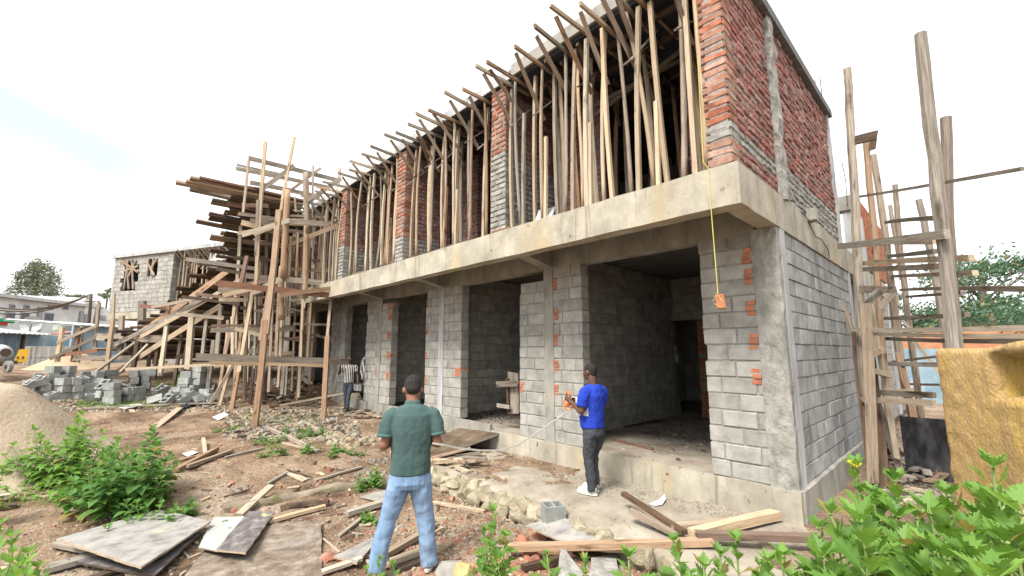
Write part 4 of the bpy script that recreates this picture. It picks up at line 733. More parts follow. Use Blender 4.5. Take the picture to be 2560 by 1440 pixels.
MOSS=M('mossy_kerb_stone',ramp((.16,.125,.085),(.33,.27,.20)),4,(.4,1,1),bump=.9,bscale=20,stain=((.12,.12,.05),2.5,(1,1,1),.56,.72),bdist=.03)
def lay(p,q,w_,t,mt,label,z1=0,z2=0,nm='plank',cat='plank',gz=None,edge=False,par=None,group=None):
    a=onZ(*p,gz) if gz is not None else G(*p); c=onZ(*q,gz) if gz is not None else G(*q); a=a+V((0,0,t/2+z1)); c=c+V((0,0,t/2+z2))
    up=(c-a).cross(V((0,0,1))) if not edge else None
    o=plank(nm,a,c,w_,t,mt,par,up); return tag(o,label,cat,group) if not par else o
a=G(560,1278); c=G(940,1206)
kb=slabmesh((0,-.10,-.1),((c-a).length,.10,.10),.06,.045,7,5); kb.materials.append(MOSS); kb.name='kerb'; kb.polygons.foreach_set('use_smooth',[True]*len(kb.polygons)); mw,_=orient(a+V((0,0,-.02)),c+V((0,0,-.03))); tag(link('old_kerb',kb,None,mw),'long mossy buried kerb running through the dirt left of the jeans','kerb')
LY=[((389,1070),(448,1030),.16,.03,'pale','pale short board lying alone on brown dirt before the blocks',0,.1),
((672,1077),(795,1133),.08,.06,'grey','straight grey beam lying in the open below the tallest orange post',.02,0),
((763,1060),(879,1126),.05,.04,'pale','long yellowish stick pointing at the green weed by the green shirt',.02,0),
((657,1096),(766,1123),.06,.02,'pale','thin pale lath just under the straight grey beam',0,0),
((429,1161),(541,1134),.07,.05,'orange','lowest brown branch of the crossed timbers right of the bushes',0,0),
((440,1183),(543,1133),.08,.06,'orange','brown timber crossing over the others right of the bushes',.02,.06),
((468,1176),(580,1132),.07,.05,'orange','middle brown timber of the crossed group right of the bushes',.04,.02),
((563,1147),(661,1123),.05,.04,'grey','slender stick continuing the crossed timbers to the right',0,0),
((506,1112),(512,1144),.06,.05,'pale','short pale stub resting on the crossed timbers',.1,.04),
((355,1118),(392,1095),.06,.03,'dark','dark stick beside the tip of the taller bush',.02,.1),
((668,1214),(717,1186),.05,.04,'grey','grey stick ending at the wide pale offcut above the kerb',0,0),
((717,1183),(763,1204),.12,.02,'pale','wide pale offcut lying above the kerb',.01,.01),
((718,1184),(780,1196),.03,.02,'dark','thin dark twig touching the wide pale offcut',.05,0),
((788,1204),(905,1172),.06,.03,'grey','long grey lath lying just above the mossy kerb',0,.02),
((560,1244),(615,1228),.03,.02,'dark','thin twig lying above the left end of the kerb',0,0),
((598,1295),(677,1239),.11,.04,'pale','clean pale plank leaning across the kerb behind the small panels',.02,.12),
((671,1312),(813,1275),.07,.04,'pale','pale batten right of the dark small panel',.02,.03),
((713,1273),(822,1265),.06,.05,'red','short reddish beam above the pale batten',.03,.03),
((754,1296),(857,1286),.04,.02,'red','thin red edged lath below the short reddish beam',0,0),
((867,1294),(955,1270),.10,.06,'grey','thick grey timber end reaching behind the left jeans leg',.02,.04),
((846,1345),(902,1304),.05,.03,'grey','grey splintered stick left of the jeans',0,.02),
((807,1352),(848,1382),.02,.012,'pale','yellow straw like sliver by the dirty sheet edge',.02,0),
((806,1442),(905,1412),.07,.03,'pale','pale batten at the bottom edge left of the jeans',.03,.05),
((121,1432),(267,1394),.16,.05,'grey','weathered board poking out below the big plywood panel',.02,.03),
((144,1366),(240,1386),.14,.04,'grey','short grey board under the left corner of the plywood panel',.02,.02),
((323,1415),(340,1465),.12,.03,'grey','upright grey offcut under the front corner of the plywood panel',.02,.02),
((215,1460),(470,1375),.10,.03,'dark','dark rotten batten under the front edge of the plywood panel',.02,.04),
((-20,1258),(35,1250),.16,.03,'pale','upper pale board of the little stack at the left edge',.06,.06),
((-20,1276),(42,1268),.16,.05,'dark','lower dark board of the little stack at the left edge',0,0),
((60,1247),(118,1243),.08,.02,'pale','pale chip board right of the little stack at the left edge',0,0),
((211,1026),(548,1012),.06,.04,'grey','very long lath lying before the block heaps',.04,.04),
((325,1022),(333,1032),.10,.02,'pale','pale chip against the very long lath',0,0),
((1082,1170),(1176,1152),.07,.03,'orange','topmost lath of the woodpile right of the green shirt',.16,.2),
((1138,1164),(1200,1158),.06,.03,'grey','grey stub on the right of the woodpile top',.14,.16),
((1090,1178),(1160,1172),.06,.03,'pale','second pale stub down in the woodpile',.12,.13),
((1094,1187),(1163,1177),.06,.03,'pale','third pale stub down in the woodpile',.08,.09),
((1110,1190),(1155,1186),.06,.03,'grey','grey stub in the middle of the woodpile',.05,.06),
((1094,1194),(1145,1203),.06,.04,'grey','fat grey stub low in the woodpile',.04,.04),
((1085,1193),(1116,1234),.06,.03,'pale','pale stick slanting down the left of the woodpile',.1,.02),
((1141,1199),(1198,1212),.07,.04,'pale','pale stub pointing right from the woodpile',.04,.03),
((1100,1210),(1140,1204),.05,.03,'pale','short crosswise chip at the woodpile foot',.05,.02),
((1080,1224),(1106,1233),.06,.03,'orange','orange chip at the woodpile foot next to the jeans',.02,.0),
((1130,1215),(1145,1218),.06,.05,'grey','tiny end block at the woodpile foot',.0,.0),
((1083,1262),(1213,1282),.07,.03,'pale','long tapering pale plank right of the jeans',.02,.0),
((1060,1302),(1118,1300),.06,.03,'pale','short pale batten right of the jeans knee',.0,.0),
((1068,1345),(1105,1330),.06,.04,'pale','stubby pale offcut right of the jeans shin',.0,.02),
((1085,1387),(1128,1366),.07,.03,'orange','orange board end above the black and white shoe',.0,.02),
((960,1402),(1090,1330),.08,.05,'orange','orange timber slanting between the jeans legs',.03,.05),
((975,1420),(1100,1375),.08,.05,'pale','pale timber lying between the jeans legs',.03,.03),
((990,1432),(1080,1398),.09,.04,'dark','dark timber lying below the pale one between the jeans legs',.0,.0),
((965,1262),(1000,1225),.09,.03,'grey','grey board behind the gap between the jeans legs',.0,.03),
((1560,1274),(1712,1359),.06,.05,'dark','dark brown pole slanting down from the apron',.16,.08),
((1576,1315),(1690,1359),.07,.05,'orange','shorter brown beam under the dark slanting pole',.14,.06),
((1679,1342),(1850,1331),.09,.04,'orange','tan beam leading to the thick fresh timber',.08,.1),
((1730,1362),(1941,1311),.11,.09,'pale','thick fresh cut timber lying on the apron by the corner',.05,.06),
((1879,1344),(1922,1374),.06,.04,'pale','short pale stick below the thick fresh timber',.0,.0),
((1272,1390),(1780,1376),.10,.06,'orange','long tan timber running across the bottom right of the dirt',.06,.05),
((1740,1372),(2110,1385),.10,.06,'red','reddish timber continuing under the right hand plants',.1,.1),
((1305,1432),(1406,1412),.06,.05,'dark','dark stick below the long tan timber',.02,.04),
((1315,1137),(1379,1156),.03,.025,'orange','thin lath on the apron below the second pier',0,0,0),
((1388,1152),(1455,1176),.07,.035,'orange','brown offcut against the plinth left of the man in blue',0,0,0),
((1340,1153),(1377,1160),.10,.01,'pale','pale flat chip on the apron beside the thin lath',0,0,0),
((1430,1168),(1446,1178),.05,.02,'pale','white chip touching the brown offcut by the plinth',0,.03,0),
((1529,1101),(1632,1126),.05,.04,'red','reddish stick on the floor just inside the nearest opening',0,0,.35),
((1540,1065),(1640,1052),.5,.03,'dark','dark board lying flat deep inside the nearest room',0,0,.35),
((915,1188),(960,1196),.05,.03,'pale','pale stick end behind the green shirt hem',.02,.03),
((1083,1112),(1085,1060),.05,.03,'grey','unused',0,0)]
for r in LY[:-1]: lay(*r[:6],*(r[6:8]),gz=(r[8] if len(r)>8 else None))
rs=random.Random(31)
for i in range(22):
    x=rs.uniform(1078,1165); y=rs.uniform(1158,1222); zz=max(0,.16*(1-abs(y-1185)/60)); lay((x,y),(x+rs.uniform(18,75),y+rs.uniform(-12,10)),rs.uniform(.06,.1),.035,rs.choice(['pale','grey','orange','pale']),'short lumber piece heaped right of the green shirt below the tilted brown boards',zz,zz*rs.uniform(.6,1.1),'lumber_piece','lumber piece',group='lumber pieces heaped right of the green shirt')
# small laths before the opening where the man in stripes stands
rs=random.Random(9)
for i in range(26):
    x=rs.uniform(862,950); y=rs.uniform(1028,1048); lay((x,y),(x+rs.uniform(12,45),y+rs.uniform(-6,6)),.05,.03,rs.choice(['orange','pale','dark','grey']),'wood offcut in the low heap at the feet of the man in stripes',rs.uniform(0,.12),rs.uniform(0,.12),'offcut','offcut',group='offcuts at the feet of the man in stripes')
for i in range(60):
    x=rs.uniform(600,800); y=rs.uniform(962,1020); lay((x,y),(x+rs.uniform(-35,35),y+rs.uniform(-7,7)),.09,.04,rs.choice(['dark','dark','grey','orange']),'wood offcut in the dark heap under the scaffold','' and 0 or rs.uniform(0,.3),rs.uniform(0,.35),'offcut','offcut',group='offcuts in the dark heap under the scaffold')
for i in range(150):
    x=rs.uniform(380,1300); y=rs.uniform(1090,1430)
    if 930<x<1085 and y>1200: continue
    a=rs.uniform(0,6.28); l_=rs.uniform(8,34)*(y-880)/350; lay((x,y),(x+l_*math.cos(a),y+l_*.45*math.sin(a)),rs.uniform(.02,.06),.015,rs.choice(['pale','grey','orange','dark','grey']),'small wood splinter scattered on the dirt',0,rs.uniform(0,.02),'splinter','wood splinter',group='wood splinters scattered on the dirt')
for i in range(40):
    x=rs.uniform(2200,2345); y=rs.uniform(1085,1235); lay((x,y),(x+rs.uniform(-40,40),y+rs.uniform(-18,18)),.10,.03,rs.choice(['dark','grey','grey','orange']),'wood offcut in the heap between the poles and the ochre block',rs.uniform(0,.15),rs.uniform(0,.15),'offcut','offcut',group='offcuts between the poles and the ochre block')
# sheets
PLY=M('cement_smeared_plywood',[(.34,(.17,.155,.145)),(.45,(.29,.275,.26)),(.60,(.38,.365,.34)),(.7,(.30,.285,.27))],3.4,(1,1.8,1),.7,.4,20,det=9,stain=[((.56,.45,.24),1.7,(1,1.6,1),.60,.68),((.09,.07,.08),4.5,(.8,1.6,1),.64,.70)],bdist=.006)
DPL=M('dark_film_plywood',[(.38,(.10,.085,.085)),(.55,(.19,.17,.17)),(.68,(.34,.32,.31))],5,(1,2,1),.6,.3,20,det=9,stain=((.60,.47,.22),3.0,(1,1,1),.64,.67),bdist=.006)
GPL=M('plain_grey_board',ramp((.36,.37,.36),(.44,.45,.43)),3,rough=.8,bump=.2,bscale=40)
MUD=M('muddy_sheet',[(.35,(.13,.095,.07)),(.52,(.23,.185,.145)),(.68,(.36,.31,.26))],6,rough=.95,bump=.9,bscale=26,det=10,stain=((.30,.27,.25),1.2,(1,1,1),.55,.7),bdist=.02)
BRN=M('brown_stained_panel',ramp((.075,.052,.035),(.19,.14,.095)),2.2,(1,1,1),.75,.3,30,stain=((.40,.35,.28),3,(1,1,1),.60,.74))
def sheet(name,pts,zs,th,mat,label,cat='panel',edge='pale',base=None):
    P=[(onZ(*p,base) if base is not None else G(*p))+V((0,0,z)) for p,z in zip(pts,zs)]
    # real height: the picture point fixes the point at that height
    P=[onZ(*p,((base if base is not None else H(q.x,q.y))+z)) for p,q,z in zip(pts,P,zs)]
    c=sum(P,V((0,0,0)))/len(P); X=(P[1]-P[0]).normalized(); nrm=(P[1]-P[0]).cross(P[-1]-P[0]).normalized()
    if nrm.z<0: nrm=-nrm
    Y=nrm.cross(X); mw=Matrix((X,Y,nrm)).transposed().to_4x4(); mw.translation=c; im=mw.inverted(); L_=[im@p for p in P]; L_=[V((v.x,v.y,0)) for v in L_]; n_=len(L_)
    out_=[]
    for i in range(n_):
        a=L_[i]; b_=L_[(i+1)%n_]; ln=(b_-a).length; k=max(1,int(ln/.09)); pr=V((-(b_-a).y,(b_-a).x,0)).normalized()
        for q in range(k): out_.append(a+(b_-a)*(q/k)+pr*(random.uniform(-.006,.006) if q else 0))
    m_=len(out_); vs=[v+V((0,0,th/2)) for v in out_]+[v-V((0,0,th/2)) for v in out_]; fs=[tuple(range(m_)),tuple(range(2*m_-1,m_-1,-1))]+[(i,m_+i,m_+(i+1)%m_,(i+1)%m_) for i in range(m_)]
    me=mkmesh(name,vs,fs,[mat,WOOD[edge]],[0,0]+[1]*m_); bm=bmesh.new(); bm.from_mesh(me); bmesh.ops.recalc_face_normals(bm,faces=bm.faces); bm.to_mesh(me); bm.free()
    return tag(link(name,me,None,mw),label,cat)
sheet('plywood_panel',[(141,1348),(394,1274),(527,1309),(353,1418)],[.16,.05,.10,.20],.022,PLY,'big cement smeared plywood panel lying at the bottom left')
sheet('plywood_panel',[(165,1400),(380,1310),(500,1340),(385,1440)],[.07,.03,.05,.08],.02,DPL,'hidden lower panel under the big plywood panel','panel','dark')
sheet('grey_board',[(496,1367),(534,1292),(612,1298),(545,1377)],[.10,.04,.04,.10],.012,GPL,'plain light grey board beside the big plywood panel','panel','grey')
sheet('plywood_panel',[(540,1376),(622,1279),(687,1281),(614,1384)],[.12,.06,.07,.13],.018,DPL,'narrow dark film panel with yellow patches overlapping the grey board')
sheet('muddy_sheet',[(430,1480),(510,1378),(690,1312),(802,1306),(806,1480)],[.03,.03,.025,.03,.04],.02,MUD,'large mud covered sheet at the bottom between the panels and the jeans','sheet','grey')
sheet('plywood_panel',[(834,1393),(930,1346),(944,1352),(892,1410)],[.05,.02,.03,.07],.02,PLY,'small pale dirty panel left of the jeans')
sheet('plywood_panel',[(900,1242),(960,1225),(1010,1250),(985,1262)],[.03,.03,.05,.05],.015,PLY,'whitish dirty sheet seen behind the jeans legs')
sheet('plywood_panel',[(1313,1317),(1404,1296),(1530,1352),(1640,1362),(1640,1376),(1446,1376)],[.14,.10,.08,.08,.10,.12],.02,PLY,'pale dirt smeared board at the right below the apron stones')
sheet('concrete_shard',[(1394,1450),(1401,1366),(1460,1432),(1452,1450)],[.02,.16,.05,.0],.03,CONCR,'pointed grey concrete shard standing before the long tan timber','concrete shard','grey')
sheet('concrete_shard',[(1470,1452),(1478,1398),(1540,1392),(1550,1450)],[.05,.06,.06,.05],.04,CONCR,'flat grey concrete lump right of the pointed shard','concrete shard','grey')
pa=thing('board_pair','brown stained board pair resting from the dirt up to the plinth','boards',onZ(1150,1110,.1))
for i,(q,nm) in enumerate((([(1082,1141),(1060,1126),(1110,1092),(1188,1057),(1215,1066)],'board'),([(1084,1145),(1070,1135),(1212,1068),(1252,1084)],'board'))):
    s_=sheet(nm,q,[.06,.07,.14,.38,.37] if i==0 else [.04,.05,.355,.34],.03,BRN,None,None,'grey',-.02); mm=s_.matrix_basis.copy(); s_.parent=pa; s_.matrix_basis=pa.matrix_basis.inverted()@mm
PAP=M('white_paper',ramp((.62,.60,.55),(.75,.74,.70)),4,bump=.3)
for pts,l,gz in [([(1622,1258),(1645,1248),(1662,1240),(1665,1250),(1655,1261),(1636,1263)],'torn white paper on the apron right of the white shoes',0),([(455,1133),(480,1126),(494,1133),(470,1141)],'white plastic scrap beside the crossed timbers',None),([(530,1042),(560,1030),(572,1040),(545,1050)],'white rag in the brown dirt left of the orange post',None),([(290,1015),(345,1008),(360,1016),(310,1022)],'white plastic film before the block heaps',None)]:
    sheet('paper_scrap',pts,[.012,.03,.015,.02,.02,.015][:len(pts)],.006,PAP,l,'scrap','grey',gz)
GCL=M('green_rag',ramp((.10,.40,.28),(.2,.5,.36)),3,bump=.3); put('green_rag',rock((.05,.04,.035),77,GCL),1457,1308,.9,'small green plastic scrap below the hollow block','scrap',None,.02)
# pebbles and crumbs: nobody could count these
def gravel(name,n,area,sz,mats,seed,z=None,label=None):
    rg=random.Random(seed); b=B()
    for i in range(n):
        if callable(area): q=area(rg)
        else: q=(rg.uniform(area[0],area[1]),rg.uniform(area[2],area[3]))
        p=(onZ(*q,z) if z is not None else G(*q)); s=rg.uniform(*sz)*(1 if rg.random()<.93 else 1.8); m=rg.choices(range(len(mats)),[w for _,w in mats])[0]
        a=rg.uniform(0,3.14); ca,sa=math.cos(a),math.sin(a); k=[]
        for zz in (-.3,.45):
            for x,y in ((-1,-.7),(1,-.6),(.8,.7),(-.9,.6)):
                x*=s*rg.uniform(.6,1.1)*(1 if zz<0 else .7); y*=s*rg.uniform(.6,1.1)*(1 if zz<0 else .7); k.append(p+V((x*ca-y*sa,x*sa+y*ca,zz*s*rg.uniform(.7,1.2))))
        b.add(k,[(3,2,1,0),(4,5,6,7),(0,1,5,4),(1,2,6,5),(2,3,7,6),(3,0,4,7)],m)
    o=b.build(name,[m for m,_ in mats]); return tag(o,label,None,None,'stuff')
gd_=lambda rg:(rg.uniform(-20,1900),880+170+rg.random()**1.6*400)
GM=[(M('pebble_grey',ramp((.21,.185,.15),(.40,.355,.29)),3,bump=0,isl=.25),4),(M('pebble_tan',ramp((.30,.23,.16),(.48,.39,.28)),3,bump=0,isl=.25),5),(M('pebble_red',ramp((.30,.13,.09),(.43,.20,.14)),3,bump=0,isl=.25),1),(M('pebble_dark',ramp((.06,.045,.035),(.14,.11,.085)),3,bump=0,isl=.25),2)]
gravel('gravel',7000,gd_,(.008,.024),GM,1)
GM2=[(GM[0][0],5),(GM[1][0],5),(GM[2][0],3),(GM[3][0],1)]
gravel('brick_rubble',2300,lambda rg:(rg.gauss(1220,160),rg.gauss(1335,55)),(.008,.032),GM2,2)
gravel('rubble',1500,lambda rg:(rg.uniform(560,900),rg.uniform(1020,1100)),(.02,.07),[(GM[0][0],4),(GM[3][0],3),(GM[1][0],3)],3)
gravel('rubble',1300,lambda rg:(rg.uniform(2195,2360),rg.uniform(1080,1260)),(.02,.06),[(GM[0][0],4),(GM[3][0],3),(GM[1][0],2)],4)
gravel('gravel',900,lambda rg:((lambda t:(1400+t*580+rg.gauss(0,14),1178+t*128+abs(rg.gauss(0,9))+3))(rg.random())),(.006,.022),GM[:1],5,0)
gravel('gravel',700,lambda rg:(rg.uniform(1090,1900),rg.uniform(1150,1330)),(.004,.012),GM[:2],6,.004)
gravel('rubble',170,lambda rg:(rg.gauss(1690,70),rg.gauss(1092,26)),(.01,.035),[(GM[0][0],4),(GM[3][0],2)],7,.352)
gravel('rubble',500,lambda rg:(rg.gauss(1230,30),rg.gauss(1045,8)),(.01,.03),[(GM[0][0],4),(GM[3][0],2)],8,.352)
gravel('rubble',1200,lambda rg:(rg.uniform(60,600),rg.uniform(985,1030)),(.02,.07),[(GM[0][0],5),(GM[3][0],1),(GM[1][0],2)],9)
# things inside the second opening
tr=thing('timber_trestle','grey timber trestle with stub arms standing inside the second opening','trestle',onZ(1280,1030,.46)); 
plank('board',onY(1285,1035,.35),onY(1283,930,.35),.30,.03,'grey',tr,(1,0,0)); plank('post',onY(1271,1030,.3),onY(1268,945,.3),.05,.04,'dark',tr,(1,0,0))
for (a,c,w_) in [((1242,957),(1300,955),.06),((1243,965),(1296,962),.06),((1244,1013),(1275,1018),.07)]: plank('arm',onY(*a,.25),onY(*c,.25),w_,.05,'grey',tr)
hp=thing('hose_coil','pale plastic hose hanging against the fourth pier','hose',onY(905,930,-.05)); B().tube([onY(912,893,-.06),onY(905,905,-.1),onY(902,925,-.1),onY(907,948,-.08),onY(910,930,-.12),onY(908,905,-.12)],.025,0,7).build('hose',CONCW,hp)
tag(plank('conduit',G(700,1022)+V((0,0,.1)),onY(868,982,-.35),.05,.04,'grey'),'long dark stick leaning up to the plinth behind the man in stripes','stick')
# ------------------------------------------------------------------ plants and trees
def LEAF(name,a,b_,tr=.45,scale=3):
    m=bpy.data.materials.new(name); m.use_nodes=True; n=m.node_tree.nodes; l=m.node_tree.links; bs=n['Principled BSDF']; o=n['Material Output']
    t=n.new('ShaderNodeTexCoord'); z=n.new('ShaderNodeTexNoise'); z.inputs['Scale'].default_value=scale; z.inputs['Detail'].default_value=4; l.new(t.outputs['Object'],z.inputs['Vector'])
    g=n.new('ShaderNodeNewGeometry'); f=mth('ADD',mth('MULTIPLY',g.outputs['Random Per Island'],.55,None,n,l),mth('MULTIPLY',z.outputs[0],.5,None,n,l),None,n,l)
    x=n.new('ShaderNodeMix'); x.data_type='RGBA'; l.new(f,x.inputs[0]); x.inputs[6].default_value=(*a,1); x.inputs[7].default_value=(*b_,1)
    x0=x; x=n.new('ShaderNodeMix'); x.data_type='RGBA'; l.new(mth('GREATER_THAN',g.outputs['Random Per Island'],.955,None,n,l),x.inputs[0]); l.new(x0.outputs[2],x.inputs[6]); x.inputs[7].default_value=(.34,.28,.09,1)
    l.new(x.outputs[2],bs.inputs['Base Color']); bs.inputs['Roughness'].default_value=.5; bs.inputs['Specular IOR Level'].default_value=.35
    tl=n.new('ShaderNodeBsdfTranslucent'); hs=n.new('ShaderNodeHueSaturation'); hs.inputs['Hue'].default_value=.485; hs.inputs['Saturation'].default_value=1.1; hs.inputs['Value'].default_value=1.3; l.new(x.outputs[2],hs.inputs['Color']); l.new(hs.outputs[0],tl.inputs['Color'])
    ms=n.new('ShaderNodeMixShader'); ms.inputs[0].default_value=tr; l.new(bs.outputs[0],ms.inputs[1]); l.new(tl.outputs[0],ms.inputs[2]); l.new(ms.outputs[0],o.inputs['Surface']); return m
LF1=LEAF('sunflower_leaf',(.07,.19,.04),(.27,.46,.09)); LF2=LEAF('bush_leaf',(.06,.17,.04),(.20,.38,.08)); LF3=LEAF('dark_bush_leaf',(.06,.17,.045),(.17,.33,.075)); STM=M('green_stem',ramp((.16,.24,.07),(.27,.36,.13)),8,bump=0)
TR1=LEAF('hazed_far_leaf',(.10,.13,.09),(.26,.30,.20),.25,.5); TR2=LEAF('far_tree_leaf',(.05,.11,.07),(.13,.22,.12),.3,.4); BARK=M('bark',ramp((.10,.08,.06),(.2,.17,.13)),6,(1,1,.3),bump=.6)  # first leaf colour is lightened to carry distance haze
PROF=[(0,.012,0),(.10,.07,0),(.24,.20,.02),(.36,.36,.14),(.40,.17,0),(.52,.29,.13),(.58,.13,0),(.72,.15,.08),(.80,.08,0),(1,0,0)]
PROF2=[(0,.012,0),(.12,.18,0),(.30,.30,0),(.5,.30,0),(.7,.22,0),(.86,.10,0),(1,0,0)]
def leaf(b,o,d,up,Ln,droop,prof=PROF,wd=1,mi=0):
    d=d.normalized(); s=d.cross(up).normalized(); up=s.cross(d); k=len(b.v); n_=len(prof)
    for (t,w_,fw_) in prof:
        def at(t,w_):
            dz=-droop*t*t*Ln; return o+d*(t*Ln*(1-.25*droop*t))+V((0,0,dz))+s*(w_*Ln*wd)+up*(abs(w_)*Ln*.28)
        b.v+=[at(t,0),at(min(1,t+fw_),w_),at(min(1,t+fw_),-w_)]
    for i in range(n_-1):
        a=k+i*3; b.f+=[(a,a+3,a+4,a+1),(a,a+2,a+5,a+3)]; b.m+=[mi,mi]
def stemplant(bl,bs,base,top,size,rg,prof=PROF,nodes=None,start=.3,mi=0,r=.008):
    base=V(base); top=V(top); h=(top-base).length; n_=nodes or max(4,int(h/(size*.34))); pts=[base.lerp(top,i/n_)+V((rg.uniform(-.012,.012),rg.uniform(-.012,.012),0)) for i in range(n_+1)]
    bs.tube(pts,[r*(1-.6*i/n_) for i in range(n_+1)],0,5); ph=rg.uniform(0,6)
    for i in range(n_+1):
        f=i/n_
        if f<start: continue
        ph+=2.4; e=sm(0,1,(1-f)*3.2); Ln=size*(.42+.75*e)*rg.uniform(.8,1.15)
        for q in range(2 if f<.97 else 5):
            a=ph+q*(3.1 if f<.97 else 1.26)+rg.uniform(-.3,.3); el=(.15+.9*(1-e))+rg.uniform(-.2,.2) if f<.97 else .8+rg.uniform(-.2,.3)
            d=V((math.cos(a)*math.cos(el),math.sin(a)*math.cos(el),math.sin(el)))
            pet=pts[i]+d*(Ln*.18); bs.tube([pts[i],pet],r*.35,0,4); leaf(bl,pet,d,V((0,0,1)) if abs(d.z)<.9 else V((1,0,0)),Ln,rg.uniform(.15,.55)*e+.05,prof,rg.uniform(.85,1.1),mi)
def plant(name,label,cat,stems,size,mat,seed,prof=PROF,group=None,flower=None,start=.3,r=.008):
    rg=random.Random(seed); b0=V(stems[0][0]); t=thing(name,label,cat,b0,group); bl=B(); bs=B()
    for (a,c) in stems:
        stemplant(bl,bs,a,c,size*rg.uniform(.9,1.1),rg,prof,start=start,r=r)
        if len(stems)<=16: bs.build('stem',STM,t,True); bs=B()
    link('foliage',mkmesh('foliage',bl.v,bl.f,mat,None,False),t)
    if bs.v: bs.build('stems',STM,t,True)
    if flower:
        f=B(); 
        for i in range(60):
            a=rg.uniform(0,6.28); rr_=rg.uniform(0,.022); p=V(flower)+V((rr_*math.cos(a),rr_*math.sin(a),rg.uniform(-.004,.014))); f.tube([p,p+V((math.cos(a)*.008,math.sin(a)*.008,.012))],.004,0,4)
        f.build('flower',M('yellow_petals',ramp((.75,.62,.03),(.85,.72,.08)),4,bump=0),t)
    return t
def gp(px,py,D,lean=(0,0)): p=atD(px,py,D); b=V((p.x+lean[0],p.y+lean[1],H(p.x,p.y)-.03)); return (b,p)
# tall weeds close in front, right
RP=[('tall weed carrying the open yellow flower bud at its tip',[(2138,1172,2.75)],.15,True),('tall weed right of the yellow flower, before the poles',[(2236,1206,2.6)],.16,False),('tall weed reaching up against the ochre block',[(2478,1172,2.15)],.15,False),('weed cut by the right edge of the picture below the ochre block',[(2545,1290,2.0)],.17,False),
('low leafy weed between the two tallest right hand weeds',[(2370,1245,2.35),(2330,1290,2.3)],.15,False),('lobed weed in the bottom right corner before the ochre block',[(2420,1340,2.0),(2500,1360,1.95)],.16,False),('weed with a bold pale forked stem at the bottom right',[(2160,1310,2.0)],.18,False),('weed left of the flowered one, at the corner of the plinth',[(2040,1325,2.3),(2085,1290,2.45)],.14,False),
('leafy weed rising over the tan timber right of the shard',[(1842,1352,2.5),(1800,1392,2.5)],.12,False),('pointed leaved weed between the flat lump and the long timber',[(1690,1358,2.45)],.13,False),('weed with long upright leaves right of the flat concrete lump',[(1575,1400,2.5)],.14,False),('small weed at the bottom before the pointed shard',[(1458,1402,2.9)],.09,False),('small weed at the bottom left of the pointed shard',[(1370,1392,2.9)],.10,False),
('bushy weed at the bottom under the reddish timber',[(1920,1405,2.2),(1960,1398,2.3)],.12,False),('broad leaved weed at the bottom below the yellow flower',[(2270,1370,2.1),(2330,1390,2.0)],.17,False),('weed filling the bottom below the corner of the building',[(2060,1400,2.1)],.15,False),
('weed at the bottom edge right of the hidden timber ends',[(1760,1420,2.2)],.13,False),('shaded weed behind the forked stem weed',[(2210,1290,2.7),(2290,1300,2.7)],.14,False),('leafy weed low before the base of the ochre block',[(2440,1290,2.5)],.14,False)]
for i,(l,st,sz,fl) in enumerate(RP):
    ss=[gp(x+ox,y+oy,D+od,(random.uniform(-.1,.1),random.uniform(-.05,.1))) for x,y,D in st for ox,oy,od in ((0,0,0),(random.uniform(-45,45),random.uniform(55,100),random.uniform(-.1,.3)),(random.uniform(-60,60),random.uniform(60,120),random.uniform(-.2,.4)))]
    sz*=1.3
    plant('leafy_weed',l,'weed',ss,sz,LF1,100+i,PROF,'tall lobed weeds in front',ss[0][1]+V((0,0,.01)) if fl else None,.25,.010)
p=[gp(1236,1283,3.15),gp(1215,1330,3.2),gp(1262,1345,3.1)]
plant('leafy_weed','upright dense weed standing alone between the jeans and the shard','weed',p+[gp(1228,1372,3.1),gp(1250,1400,3.0),gp(1205,1395,3.0)],.15,LF1,130,PROF,'tall lobed weeds in front',None,.1)
plant('leafy_weed','small weed before the left foot of the man in the green shirt','weed',[gp(948,1402,3.6),gp(985,1412,3.6),gp(918,1425,3.5)],.10,LF1,131,PROF,'tall lobed weeds in front',None,.1)
plant('leafy_weed','pale weed at the bottom left corner under the plywood','weed',[gp(30,1345,3.6),gp(75,1385,3.4),gp(-10,1320,3.8),gp(45,1420,3.2),gp(100,1420,3.2)],.13,LF1,132,PROF,'tall lobed weeds in front',None,.1)
plant('leafy_weed','small light weed at the left edge beside the stacked boards','weed',[gp(5,1170,8),gp(-8,1160,8)],.12,LF1,133,PROF)
def bush(name,label,pxc,pyb,D,w_,h,n_,size,mat,seed,prof=PROF2,dep=.6,skew=0):
    rg=random.Random(seed); st=[]; c=atD(pxc,pyb,D)
    side=V((-ray(pxc,pyb).y,ray(pxc,pyb).x,0)).normalized(); bk=V((ray(pxc,pyb).x,ray(pxc,pyb).y,0)).normalized()
    for i in range(n_):
        a=rg.uniform(-1,1); e=rg.uniform(-1,1); hh=h*(1-.5*abs(a)**2.2)*rg.uniform(.55,1.05)*(1+skew*a); b=c+side*(a*w_*.55)+bk*(e*dep*.5); b.z=H(b.x,b.y)-.02; t_=b+side*(a*w_*.35+rg.uniform(-.05,.05))+bk*(e*.2)+V((0,0,hh)); st.append((b,t_))
    return plant(name,label,'bush',st,size,mat,seed,prof,None,None,.12,.006)
bush('leafy_bush','taller pale green bush by the sand heap',172,1200,9.4,.75,.92,30,.17,LF1,201,PROF,.8,.1)
bush('leafy_bush','darker green round leaved bush in front of the pale one',305,1225,8.0,.62,.85,30,.16,LF3,202,PROF2,.7,-.2)
bush('leafy_bush','low end of the dark bush trailing toward the plywood panel',385,1255,7.2,.5,.34,16,.13,LF2,203,PROF2,.6,.3)
bush('leafy_bush','light green shoots between the two taller bushes',245,1180,8.8,.5,.6,14,.13,LF1,204,PROF,.5)
